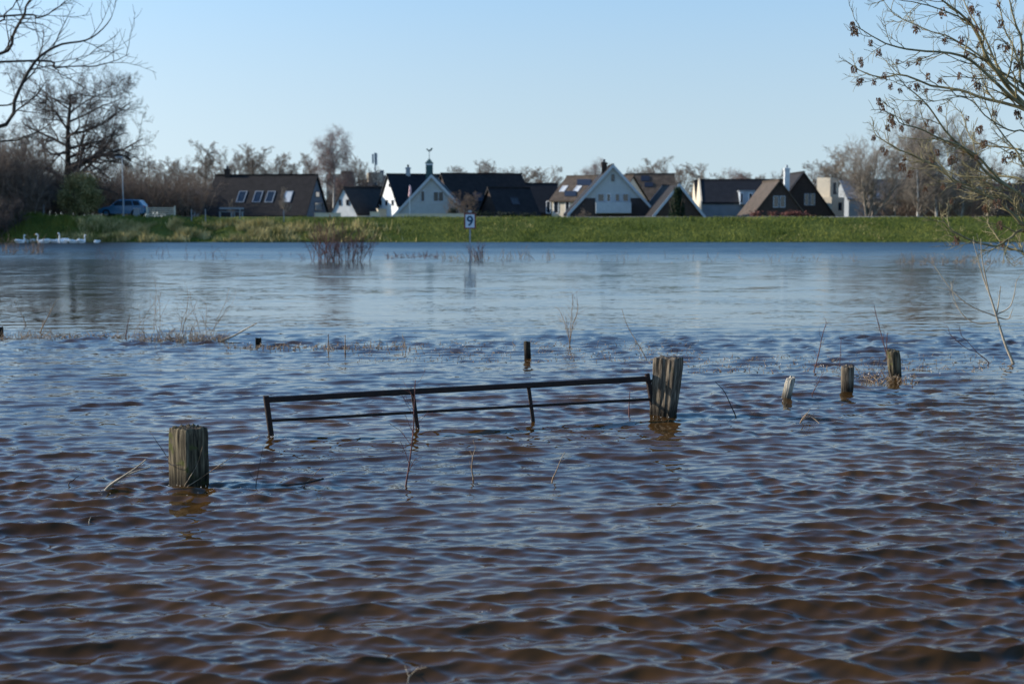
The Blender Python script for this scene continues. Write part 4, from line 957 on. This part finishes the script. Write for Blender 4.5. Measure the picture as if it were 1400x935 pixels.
def reeds(name, label, x0, x1, py, n, hpx, w, m, seed, cat='reeds', spread=.35, kind='stuff', twigs=0, dy=5):
    rng = np.random.default_rng(seed); out = []
    px = rng.uniform(x0, x1, n); pyy = py + rng.uniform(-dy, dy, n) * .5
    B = np.array([tuple(W(a, b_)) for a, b_ in zip(px, pyy)]); B[:, 2] = -.03
    L = hpx * (B[:, 1] / F) * (rng.random(n) ** 1.8 * .9 + .2); D = rng.normal(0, spread, (n, 3)); D[:, 2] = 1; B[:, 2] = -.01
    pts, rad = sweep(rng, B, D, L, np.full(n, w), 6, .16, -.03, .4); out.append(tubes(pts, rad, 3))
    if twigs:
        p, D, L, r = spawn(rng, pts, rad, L, twigs, .2, 1.0, .6, .45, .7, .4); pts, rad = sweep(rng, p, D, L, np.maximum(r, w * .4), 4, .14, .02, .5); out.append(tubes(pts, rad, 3))
    return tag(build(name, join(out), m), label, cat, kind=kind)
reeds('reeds', 'clump of bent dead reeds and twigs in the left of the sunken fence line', 188, 310, 466, 240, 24, .005, M['drystem'], 31, spread=.8, twigs=2)
reeds('reeds', 'tall thin stalks rising from the left reed clump', 180, 295, 464, 24, 76, .005, M['drystem'], 32, spread=.16, twigs=5)
reeds('reeds', 'broken stubs scattered along the sunken fence line', 0, 190, 461, 300, 12, .006, M['drystem'], 33, spread=.9)
reeds('reeds', 'low dead weed around the short stakes', 310, 560, 476, 420, 11, .006, M['drystem'], 34, spread=.9, twigs=1)
reeds('reeds', 'brown weed breaking the surface behind the gate', 480, 960, 481, 1100, 8, .005, M['drystem'], 35, spread=1.6, dy=30, twigs=1)
reeds('reeds', 'tangle of weed at the foot of the mossy right post', 1165, 1255, 521, 110, 20, .006, M['drystem'], 36, spread=1.2, dy=14, twigs=2)
reeds('reeds', 'sparse weed in the current right of the posts', 940, 1390, 498, 700, 8, .006, M['drystem'], 37, spread=1.2, dy=24)
reeds('reeds', 'dry reeds in the far water under the ash branches', 1225, 1400, 360, 130, 16, .012, M['drystem'], 38, spread=.5, twigs=2)
reeds('reeds', 'flat reeds left of the number sign', 525, 600, 352, 110, 9, .012, M['redstem'], 39, spread=.8, twigs=1)
reeds('reeds', 'thin reeds around the pole of the number sign', 600, 760, 355, 90, 18, .010, M['drystem'], 40, spread=.25, twigs=2)
reeds('reeds', 'reeds before the white birds at the left edge', 0, 60, 345, 60, 26, .016, M['twig'], 41, spread=.3, twigs=3)
reeds('reeds', 'scattered far stalks in the water right of the middle', 800, 1180, 355, 60, 14, .010, M['drystem'], 42, spread=.3, twigs=2, dy=10)
reeds('reeds', 'scattered far stalks on the left water', 130, 430, 352, 50, 18, .010, M['redstem'], 43, spread=.3, twigs=2, dy=10)
# flooded bush
bw = W(465, 358); rng = np.random.default_rng(44); n = 46
B = np.tile([bw.x, bw.y, -.2], (n, 1)) + rng.normal(0, 1, (n, 3)) * [.55, .4, 0]; D = rng.normal(0, .30, (n, 3)); D[:, 2] = 1
pts, rad = sweep(rng, B, D, 2.1 * (0.45 + .6 * rng.random(n)), np.full(n, .016), 7, .12, .02, .4); out = [tubes(pts, rad, 4)]; L = np.full(n, 1.6)
for m_, ra in ((5, .4), (4, .5)):
    p, D, L, r = spawn(rng, pts, rad, L, m_, .2, 1.0, .6, ra, .6, .4); pts, rad = sweep(rng, p, D, L, np.maximum(r, .006), 4, .15, .02, .5); out.append(tubes(pts, rad, 3))
fb = thing('flooded_bush', (bw.x, bw.y, 0), 'reddish bare bush standing in the far water before the birch', 'bush'); build('branches', join(out), M['redstem'], fb)
bw = W(653, 356); n = 14; B = np.tile([bw.x, bw.y, -.1], (n, 1)) + rng.normal(0, 1, (n, 3)) * [.2, .2, 0]; D = rng.normal(0, .22, (n, 3)); D[:, 2] = 1
pts, rad = sweep(rng, B, D, 1.0 * (0.5 + .6 * rng.random(n)), np.full(n, .014), 6, .1, .02, .4); out = [tubes(pts, rad, 3)]
p, D, L, r = spawn(rng, pts, rad, np.full(n, .9), 5, .2, 1.0, .6, .4, .6, .4); pts, rad = sweep(rng, p, D, L, np.maximum(r, .006), 4, .15, .02, .5); out.append(tubes(pts, rad, 3))
fb = thing('flooded_bush', (bw.x, bw.y, 0), 'small brown bare bush just right of the number sign pole', 'bush'); build('branches', join(out), M['redstem'], fb)

# ------------------------------------------------------------------ posts
def post(label, base_px, top_py, side, ang, m, square=True, top_shift=(0, 0), widen=1.0, seed=0, rough=.010, slope_top=0.0, grp=None, notch=0, depth=.35):
    b0 = W(*base_px); hz = P(base_px[0], top_py, b0.y).z; NP, NR = 128, 70; rng = random.Random(seed)
    V = []; 
    for j in range(NR):
        t = j / (NR - 1); z = -depth + (hz + depth) * t; k = max(0, z / hz)
        wsc = 1 + (widen - 1) * k
        for i in range(NP):
            a = 2 * pi * i / NP
            if square:
                c_, s_ = cos(a), sin(a); q = 1 / max(abs(c_), abs(s_)); q = min(q, 1.38); r = side / 2 * q
            else: r = side / 2
            x, y = r * cos(a), r * sin(a)
            g = mnoise.noise(Vector((x * 42, y * 42, z * 2.2 + seed * 7))) ; g2 = mnoise.noise(Vector((x * 120, y * 120, z * 7 + seed)))
            crack = -max(0, mnoise.noise(Vector((x * 30 + 9, y * 30, z * .9 + seed * 3))) - .18) * 2.2
            dr = rough * (g * .8 + g2 * .5 + crack) + rough * .6 * mnoise.noise(Vector((x * 8, y * 8, z * 6 + seed)))
            s = 1 + dr / r; zz = z
            if t > .9:
                zz += (mnoise.noise(Vector((x * 26, y * 26, seed))) * .018 + mnoise.noise(Vector((x * 90, y * 90, seed))) * .008 + slope_top * (x + y)) * (t - .9) * 10
                s *= 1 - .06 * ((t - .9) * 10) ** 2
            X, Y_ = x * s * wsc, y * s * wsc; ca, sa = cos(ang), sin(ang)
            V.append((X * ca - Y_ * sa + top_shift[0] * z / hz, X * sa + Y_ * ca + top_shift[1] * z / hz, zz))
    Q = [(j * NP + i, j * NP + (i + 1) % NP, (j + 1) * NP + (i + 1) % NP, (j + 1) * NP + i) for j in range(NR - 1) for i in range(NP)]
    # rough top: rings closing towards the centre
    last = (NR - 1) * NP; prev = last; o = len(V)
    for rr_ in (.8, .55, .3, .12):
        st = len(V)
        for i in range(NP):
            x, y, z = V[last + i]; cx, cy = top_shift; X, Y_ = cx + (x - cx) * rr_, cy + (y - cy) * rr_
            zz = z * rr_ + (hz) * (1 - rr_) + mnoise.noise(Vector((X * 60, Y_ * 60, seed + 3))) * .014 - .006
            V.append((X, Y_, zz))
        Q += [(prev + i, prev + (i + 1) % NP, st + (i + 1) % NP, st + i) for i in range(NP)]; prev = st
    V = np.array(V); 
    mb = MB(); mb.v = [tuple(v) for v in V + np.array(b0)]; mb.f = Q + [tuple(range(prev, prev + NP))]
    o = build('wooden_post', mb, m, origin=b0, smooth=True); tag(o, label, 'post', grp); return o, b0, hz
gp = 'wooden posts of the drowned fence'
pf, pfb, pfz = post('thick mossy square post, nearest and largest, with bits of wire on its top', (259, 662), 584, .212, R(-38) + pi / 2 * 0, M['woodmoss'], seed=1, rough=.0055, depth=.4)
ph, phb, phz = post('leaning cracked square hinge post at the right end of the gate', (906, 568), 489, .215, R(-27), M['wood'], seed=2, top_shift=(.055, .02), widen=1.18, rough=.010, depth=.4)
post('tilted bleached round post right of the gate', (1074, 547), 517, .105, 0, M['woodpale'], False, (.055, .02), 1.0, 3, .004, .25, grp=gp)
post('upright dark weathered round post, middle of the three right posts', (1158, 536), 500, .135, .4, M['wood'], False, (.0, 0), 1.06, 4, .006, .1, grp=gp)
post('tallest mossy round post, last of the three right posts', (1224, 516), 479, .155, .9, M['woodmoss'], False, (-.035, .0), 1.05, 5, .007, .1, grp=gp)
post('slim dark post behind the middle of the gate', (721.5, 490), 467, .095, .2, M['wooddark'], False, (-.01, 0), 1.0, 6, .004, grp=gp)
post('small dark post left of the two thin stakes', (353.5, 473), 462, .09, .2, M['wooddark'], True, (0, 0), 1.0, 7, .003, grp=gp)
post('small dark post cut by the left edge of the photo', (0, 458), 447, .11, .2, M['wooddark'], True, (0, 0), 1.0, 8, .003, grp=gp)
# moss tufts and wire on the posts
def tuft(parent, b0, hz, n, rad, h, m, seed, name, w=.0014):
    rng = np.random.default_rng(seed); P0 = np.array(b0) + np.stack([rng.uniform(-rad, rad, n), rng.uniform(-rad, rad, n), np.full(n, hz - .01)], -1); D = rng.normal(0, .35, (n, 3)); D[:, 2] = 1
    pts, rd = sweep(rng, P0, D, rng.uniform(.3, 1, n) * h, np.full(n, w), 4, .25, 0, .5); build(name, tubes(pts, rd, 3), m, parent)
tuft(pf, pfb, pfz, 90, .085, .018, M['drystem'], 1, 'moss_tuft'); tuft(pf, pfb, pfz + .005, 7, .05, .045, M['darkstick'], 2, 'wire', .0022)
tuft(ph, phb + Vector((.055, .02, 0)), phz, 60, .09, .018, M['drystem'], 3, 'moss_tuft'); tuft(ph, phb + Vector((.055, .02, 0)), phz + .005, 5, .08, .05, M['darkstick'], 4, 'wire', .0022)
c = [(pfb.x + .15 * cos(a), pfb.y + .15 * sin(a), .17 + .006 * sin(3 * a)) for a in np.linspace(pi * .85, pi * 1.45, 14)]
build('wire_band', tubes(np.array([c]), np.full((1, 14), .003), 5), M['darkstick'], pf)

# ------------------------------------------------------------------ the gate
gl_b, gr_b = W(370, 597), W(893, 567)
gr_b = Vector((gr_b.x, 14.15, 0)); gl_b = Vector((gl_b.x, gl_b.y, 0)); gd = (gr_b - gl_b).normalized()
def on_gate(px, py):
    n = Vector((-gd.y, gd.x, 0)); return hit(px, py, gl_b, n)
gate = thing('field_gate', (gl_b.x, gl_b.y, 0), 'sagging rusty iron field gate half under the flood water', 'gate')
def bar(name, a, b_, hw, hd, ext0=0, ext1=0):
    A, B = on_gate(*a), on_gate(*b_); d = (B - A).normalized(); A = A - d * ext0; B = B + d * ext1
    nrm = Vector((-gd.y, gd.x, 0)); up = nrm.cross(d).normalized(); mb = MB(); n = 10; ring = []
    rc = .28
    prof = [(-1 + rc, -1), (1 - rc, -1), (1, -1 + rc), (1, 1 - rc), (1 - rc, 1), (-1 + rc, 1), (-1, 1 - rc), (-1, -1 + rc)]
    for i in range(n + 1):
        c = A.lerp(B, i / n) + Vector((0, 0, mnoise.noise(Vector((i * .37, A.x, B.z))) * .004))
        for (p_, q_) in prof: mb.v.append(tuple(c + up * (p_ * hw) + nrm * (q_ * hd)))
    k = len(prof)
    for i in range(n):
        for j in range(k): mb.f.append((i * k + j, i * k + (j + 1) % k, (i + 1) * k + (j + 1) % k, (i + 1) * k + j))
    mb.f.append(tuple(range(k))[::-1]); mb.f.append(tuple(range(n * k, n * k + k)))
    return build(name, mb, M['rust'], gate, smooth=False)
bar('top_rail', (363, 546.5), (887, 517.5), .026, .024)
bar('rail', (368, 575), (889, 545.5), .013, .012)
sd_ = .45
bar('end_stile', (363.5, 541), (371, 597), .024, .022, 0, sd_)
bar('stile', (564, 535), (571, 586), .018, .010, 0, sd_); bar('stile', (722.5, 528), (729, 576), .017, .010, 0, sd_)
bar('hinge_stile', (884.5, 511), (894, 567), .022, .020, 0, sd_)
hp = on_gate(886, 513); mb = MB(); mb.box((hp.x + .10, hp.y + .03, hp.z - .06), (.20, .022, .03), R(12)); build('hinge', mb, M['rust'], gate)
hp = on_gate(891, 547); mb = MB(); mb.box((hp.x + .05, hp.y + .03, hp.z - .0), (.12, .022, .03), R(12)); build('hinge', mb, M['rust'], gate)

# foam and bubbles gathered where the current meets the posts
def foam(spots, label):
    rng = np.random.default_rng(90); mb = MB()
    for (px, py, n, sp_, s_) in spots:
        c = W(px, py)
        for _ in range(n):
            x, y = c.x + rng.normal(0, sp_), c.y + rng.normal(0, sp_ * 1.3); r = s_ * rng.uniform(.35, 1.2); z = .006 + rng.uniform(0, .012)
            mb.add([(x - r, y, z), (x, y - r, z), (x + r, y, z), (x, y + r, z), (x, y, z + r * .9), (x, y, z - r)], [(0, 1, 4), (1, 2, 4), (2, 3, 4), (3, 0, 4), (1, 0, 5), (2, 1, 5), (3, 2, 5), (0, 3, 5)])
    return tag(build('foam', mb, M['foam']), label, 'foam', kind='stuff')
foam([(232, 668, 22, .05, .005), (250, 672, 16, .06, .004), (285, 672, 26, .10, .003), (340, 673, 16, .15, .003), (370, 598, 20, .035, .004), (392, 601, 10, .05, .003), (572, 586, 9, .03, .004), (730, 577, 8, .03, .004), (907, 571, 8, .06, .004), (650, 838, 5, .03, .003), (1075, 549, 12, .05, .005), (1225, 517, 12, .08, .006), (140, 676, 10, .05, .003), (445, 560, 0, .1, .004)],
     'white foam and bubbles caught round the posts and the gate')
foam([(x, y, 4, .22, .009) for x, y in ((22, 457), (45, 461), (100, 462), (122, 459), (258, 468), (148, 460), (596, 476), (620, 478), (392, 474), (760, 480), (1180, 512), (70, 463), (180, 465), (330, 470), (430, 478), (500, 479), (535, 480), (680, 482), (820, 486), (860, 484), (930, 490), (985, 492), (1040, 495), (1100, 500), (1290, 508), (1340, 505), (305, 466), (210, 467))], 'small white floating flecks along the sunken fence line')

# ------------------------------------------------------------------ number sign
sb = W(643, 356); Y = sb.y; sg = thing('depth_sign', (sb.x, Y, 0), 'white sign with the number 9 on a thin pole in the far water', 'sign')
a_, b_ = P(634.5, 291.5, Y), P(650.5, 313, Y); cx, cz = (a_.x + b_.x) / 2, (a_.z + b_.z) / 2; w_, h_ = b_.x - a_.x, a_.z - b_.z
mb = MB(); mb.box((cx, Y + .05, (a_.z + .05 - 1.2) / 2), (.06, .06, a_.z + .05 + 1.2)); build('pole', mb, M['metal'], sg)
mb = MB(); mb.box((cx, Y, cz), (w_, .03, h_)); bd = build('sign_board', mb, M['signwhite'], sg)
fr = .055; mb = MB()
for dx, dz, sx_, sz_ in ((0, h_ / 2 - fr / 2, w_ + .01, fr), (0, -h_ / 2 + fr / 2, w_ + .01, fr), (-w_ / 2 + fr / 2, 0, fr, h_ - 2 * fr), (w_ / 2 - fr / 2, 0, fr, h_ - 2 * fr)): mb.box((cx + dx, Y - .005, cz + dz), (sx_, .05, sz_))
build('border', mb, M['signred'], bd)
fc = bpy.data.curves.new('digit', 'FONT'); fc.body = '9'; fc.size = .62; fc.align_x = 'CENTER'; fc.align_y = 'CENTER'; fc.extrude = .004; fc.offset = .012
fo = bpy.data.objects.new('digit', fc); COL.objects.link(fo); bpy.context.view_layer.update()
dg = bpy.context.evaluated_depsgraph_get(); me = bpy.data.meshes.new_from_object(fo.evaluated_get(dg)); bpy.data.objects.remove(fo)
me.materials.clear(); me.materials.append(M['signink']); vs = np.array([v.co[:] for v in me.vertices]); vs[:, :2] -= (vs[:, :2].max(0) + vs[:, :2].min(0)) / 2
me.vertices.foreach_set('co', vs.astype(np.float32).ravel()); me.update()
do = link_mesh('digit', me, bd); do.location = Vector((cx, Y - .022, cz)) - wpos(sg); do.rotation_euler = (pi / 2, 0, 0)
mb = MB(); mb.box((cx, Y + .02, a_.z + .07), (.16, .05, .10)); build('cap_bracket', mb, M['metal'], sg)

# ------------------------------------------------------------------ white birds
def swan(px, py, Y, label, head='up', face=-1, s=1.0, rz=0.0):
    s *= .92
    p = P(px, py, Y); root = thing('swan', (p.x, Y, 0), label, 'swan', 'swans by the left shore'); f = face
    body = [(-.62, .18, .02), (-.52, .17, .07), (-.38, .13, .14), (-.15, .10, .20), (.10, .10, .21), (.28, .14, .17)]
    if head == 'up': neck = [(.40, .24, .085), (.44, .38, .055), (.41, .54, .046), (.43, .68, .044), (.50, .745, .060), (.58, .72, .045), (.64, .70, .022)]
    elif head == 'bow': neck = [(.40, .22, .085), (.48, .34, .055), (.55, .40, .046), (.64, .36, .046), (.69, .26, .056), (.72, .18, .04), (.74, .12, .02)]
    else: neck = [(.32, .26, .085), (.26, .34, .060), (.14, .36, .055), (.02, .33, .055), (-.08, .30, .055), (-.16, .28, .04), (-.2, .27, .02)]
    pts = body + neck; A = smooth_curve([(q[0] * f, 0, q[1]) for q in pts], 44); rad = np.interp(np.linspace(0, len(pts) - 1, 44), range(len(pts)), [q[2] for q in pts])
    V, Q = tubes(A[None], rad[None], 12); ca, sa = cos(rz), sin(rz)
    V = np.stack([V[:, 0] * ca - V[:, 1] * sa, V[:, 0] * sa + V[:, 1] * ca, V[:, 2]], -1) * s
    build('body', (V + np.array(root.location), Q), M['swan'], root, smooth=True)
    # folded wings
    out = []
    for sd2 in (-1, 1):
        w = smooth_curve([(-.66 * f, sd2 * .05, .26), (-.40 * f, sd2 * .14, .25), (-.1 * f, sd2 * .17, .22), (.16 * f, sd2 * .15, .2)], 14)
        out.append(tubes(w[None], np.array([[.01, .05, .08, .10, .115, .125, .13, .13, .13, .125, .12, .10, .07, .03]]), 10))
    V, Q = join(out); V = np.stack([V[:, 0] * ca - V[:, 1] * sa, V[:, 0] * sa + V[:, 1] * ca, V[:, 2]], -1) * s
    build('folded_wings', (V + np.array(root.location), Q), M['swan'], root, smooth=True)
    if head != 'tuck':
        e = neck[-2]; g = neck[-1]; d = (g[0] - e[0], g[1] - e[1]); bp_ = np.array([[(e[0] * f, 0, e[1]), ((g[0] + d[0] * .4) * f, 0, g[1] + d[1] * .4), ((g[0] + d[0] * 1.3) * f, 0, g[1] + d[1] * 1.3)]])
        V, Q = tubes(bp_, np.array([[.035, .026, .010]]), 8); V = np.stack([V[:, 0] * ca - V[:, 1] * sa, V[:, 0] * sa + V[:, 1] * ca, V[:, 2]], -1) * s
        build('bill', (V + np.array(root.location), Q), M['bill'], root, smooth=True)
    return root
Yb = 104.5
swan(28, 325, Yb, 'leftmost white swan with raised neck', 'up', 1, .85, 1.0); swan(41, 325, Yb + 1, 'second white swan from the left, its neck bent down', 'bow', -1, .85, .9)
swan(59, 324, Yb - .3, 'third and longest white swan from the left, seen side on', 'up', -1, .95, .15); swan(76, 323, Yb + .8, 'white swan with tucked head, fourth from the left', 'tuck', 1, .75, .6)
swan(86, 324, Yb, 'white swan holding its neck straight up in the middle of the flock', 'up', -1, 1.05, 1.25); swan(101, 326, Yb - .2, 'white swan bowing its head to the water right of the middle', 'bow', 1, .8, .8)
swan(112, 326, Yb + .2, 'white swan with upright neck nearest to the lone one', 'up', 1, .85, 1.2); swan(132, 328, Yb + .4, 'lone small white swan with tucked head at the right end of the flock', 'tuck', -1, .6, 1.0)

# ------------------------------------------------------------------ blue car
Yc = 120.0; ca_, cb_ = P(138, 295, Yc), P(201, 295, Yc); cx0 = ca_.x; Lc = cb_.x - ca_.x; zc = gz((cx0 + cb_.x) / 2, Yc)
car = thing('parked_car', ((cx0 + cb_.x) / 2, Yc, zc), 'blue estate car parked on the dike behind the green shrub', 'car')
prof = [(0, .32), (.005, .62), (.03, .74), (.20, .86), (.27, .92), (.40, 1.36), (.47, 1.44), (.72, 1.47), (.88, 1.42), (.965, 1.02), (.99, .90), (1.0, .50), (.985, .30), (.90, .26), (.10, .26)]
mb = MB(); hwid = .86
def cp(u_, z, s): return Vector((cx0 + u_ * Lc, Yc + s * hwid * (1 - max(0, z - .92) * .28), zc + z))
n = len(prof); vs = [cp(u_, z, -1) for u_, z in prof] + [cp(u_, z, 1) for u_, z in prof]
mb.add(vs, [tuple(range(n)), tuple(range(n, 2 * n))[::-1]] + [(i, n + i, n + (i + 1) % n, (i + 1) % n) for i in range(n)])
bd = build('body', mb, M['carpaint'], car)
bv = bd.modifiers.new('bevel', 'BEVEL'); bv.width = .04; bv.segments = 2
for s in (-1, 1):
    for poly in ([(.31, .96), (.415, 1.34), (.56, 1.38), (.56, .96)], [(.58, .96), (.58, 1.38), (.72, 1.38), (.75, .96)], [(.77, .96), (.74, 1.38), (.86, 1.34), (.915, 1.0)]):
        mb = MB(); q = [cp(u_, z, s) + Vector((0, s * .0, 0)) for u_, z in poly]; mb.prism(q, Vector((0, s * .02, 0))); build('window', mb, M['carglass'], car)
mb = MB(); mb.prism([cp(.285, .95, -.82), cp(.40, 1.34, -.82), cp(.40, 1.34, .82), cp(.285, .95, .82)], Vector((-.03, 0, .02))); build('windscreen', mb, M['carglass'], car)
for u_ in (.18, .80):
    for s in (-1, 1):
        c = Vector((cx0 + u_ * Lc, Yc + s * (hwid - .08), zc + .32)); ring = np.array([[(c.x, c.y - .11, c.z), (c.x, c.y + .11, c.z)]])
        w_o = build('wheel', tubes(np.array([[(c.x, c.y - .08, c.z), (c.x, c.y + .08, c.z)]]), np.full((1, 2), .14), 14), M['rim'], car)
        k = 20; mb = MB(); 
        for yy_ in (-.11, .11):
            for r_ in (.33, .20): mb.v += [(c.x + r_ * cos(2 * pi * i / k), c.y + yy_, c.z + r_ * sin(2 * pi * i / k)) for i in range(k)]
        for i in range(k):
            j = (i + 1) % k; mb.f += [(i, j, 2 * k + j, 2 * k + i), (k + i, k + j, j, i), (2 * k + i, 2 * k + j, 3 * k + j, 3 * k + i), (3 * k + i, 3 * k + j, k + j, k + i)]
        build('tyre', mb, M['tyre'], w_o)
        mb = MB(); mb.add([(c.x, c.y + s * .06, c.z)] + [(c.x + .2 * cos(2 * pi * i / k), c.y + s * .06, c.z + .2 * sin(2 * pi * i / k)) for i in range(k)], [(0, 1 + i, 1 + (i + 1) % k) for i in range(k)]); build('rim', mb, M['rim'], w_o)
for s in (-1, 1):
    mb = MB(); mb.box(cp(.012, .66, s * .78), (.10, .30, .14)); build('headlight', mb, M['lampglass'], car)
    mb = MB(); mb.box(cp(.982, .84, s * .82), (.08, .22, .22)); build('tail_light', mb, M['redlens'], car)
    mb = MB(); mb.box(cp(.33, 1.0, s * 1.06), (.12, .16, .11)); build('wing_mirror', mb, M['carpaint'], car)
mb = MB(); mb.box(cp(.003, .40, 0), (.05, 1.3, .12)); build('bumper', mb, M['darkframe'], car)

# ------------------------------------------------------------------ things on the dike
Yg = 116.0; a_, b_ = P(201, 284, Yg), P(239, 287, Yg - .4); za = gz(a_.x, Yg); r_ = thing('white_gate', ((a_.x + b_.x) / 2, Yg, za), 'white slatted gate on the dike right of the blue car', 'gate')
for x_, y_ in ((a_.x, Yg), (b_.x, Yg - .4)):
    mb = MB(); mb.box((x_, y_, za + .42), (.11, .11, 1.0)); build('gate_post', mb, M['cream'], r_)
for k in range(5):
    z = .10 + k * .155; mb = MB(); d = Vector((b_.x - a_.x, -.4, 0)); p0 = Vector((a_.x, Yg - .03, za + z)); mb.prism([p0, p0 + d, p0 + d + Vector((0, 0, .07)), p0 + Vector((0, 0, .07))], Vector((0, .03, 0))); build('rail', mb, M['cream'], r_)
mb = MB(); p0 = Vector((a_.x + .05, Yg - .05, za + .1)); mb.prism([p0, p0 + Vector((.06, 0, 0)), p0 + Vector((b_.x - a_.x - .1, -.38, .60)), p0 + Vector((b_.x - a_.x - .16, -.38, .60))], Vector((0, .02, 0))); build('brace', mb, M['cream'], r_)
q = P(187, 285, 115.8); z = gz(q.x, 115.8); r_ = thing('utility_box', (q.x, 115.8, z), 'small grey utility box standing before the blue car', 'utility box')
mb = MB(); mb.box((q.x, 115.8, z + .35), (.42, .30, .7)); build('cabinet', mb, M['greywall'], r_); mb = MB(); mb.box((q.x, 115.8, z + .72), (.48, .36, .05)); build('lid', mb, M['metal'], r_)
q = P(167, 215, 117.2); z = gz(q.x, 117.2); r_ = thing('street_lamp', (q.x, 117.2, z), 'tall grey lamp post in front of the blue car', 'lamp post')
build('pole', tubes(np.array([[(q.x, 117.2, z), (q.x, 117.2, z + 2), (q.x, 117.2, q.z)]]), np.array([[.055, .045, .03]]), 8), M['metal'], r_, smooth=True)
mb = MB(); mb.box((q.x - .25, 117.2, q.z), (.6, .16, .09)); build('lamp_head', mb, M['metal'], r_)
def bench(px, w, Y, label):
    q = P(px, 295, Y); z = gz(q.x, Y); r_ = thing('park_bench', (q.x, Y, z), label, 'bench')
    mb = MB(); mb.box((q.x, Y, z + .45), (w, .4, .05)); build('seat', mb, M['greywall'], r_); mb = MB(); mb.box((q.x, Y + .22, z + .75), (w, .05, .16)); build('backrest', mb, M['greywall'], r_)
    for s in (-1, 1): mb = MB(); mb.box((q.x + s * (w / 2 - .1), Y, z + .21), (.08, .38, .43)); build('leg', mb, M['greywall'], r_)
bench(309, 1.2, 124, 'pale garden bench before the left end of the long low house'); bench(326, .9, 124.3, 'shorter pale garden bench right of the first bench')
fp = 'thin fence posts on top of the dike'
for i, (px, lb_) in enumerate(((60, 'thin fence post at the left under the thicket'), (262, 'thin fence post between the white gate and the long low house'), (281, 'thin fence post left of the first garden bench'), (328, 'thin fence post under the second skylight'), (388, 'thin fence post under the fourth skylight'))):
    Y = 113.6; q = P(px, 295, Y); z = gz(q.x, Y); mb = MB(); mb.box((q.x, Y, z + .45), (.07, .07, 1.0)); mb.box((q.x, Y, z + .96), (.09, .09, .03)); tag(build('fence_post', mb, M['greywall'], origin=(q.x, Y, z)), lb_, 'post', fp)
for (x0, x1, y_, lb_) in ((430, 466, 292, 'low pale garden wall below the right end of the long low house'), (506, 519, 290.5, 'low white garden wall left of the porch'), (540, 640, 293, 'low pale garden wall along the rooster weathervane house')):
    a_, b_ = P(x0, y_, 126), P(x1, y_, 126); mb = MB(); mb.box(((a_.x + b_.x) / 2, 126, (a_.z + .4) / 2), (b_.x - a_.x, .2, a_.z - .4)); mb.box(((a_.x + b_.x) / 2, 126, a_.z + .03), (b_.x - a_.x + .06, .28, .06)); tag(build('garden_wall', mb, M['cream'], origin=((a_.x + b_.x) / 2, 126, .4)), lb_, 'wall')
q = P(560, 253, 131); r_ = thing('flagpole', (q.x, 131, .4), 'furled pale pink flag on a pole left of the rooster weathervane house', 'flagpole')
mb = MB(); mb.box((q.x, 131, (q.z + .4) / 2), (.06, .06, q.z - .4)); build('pole', mb, M['whitepaint'], r_)
pl = smooth_curve([(q.x + .03, 131, q.z - .05), (q.x + .06, 130.95, q.z - .4), (q.x + .02, 131.05, q.z - .8), (q.x - .08, 131, q.z - 1.1)], 12)
build('flag', tubes(pl[None], np.interp(np.linspace(0, 1, 12), [0, .3, .8, 1], [.05, .11, .13, .04])[None], 8), M['flag'], r_, smooth=True)
q = P(578, 288, 125);
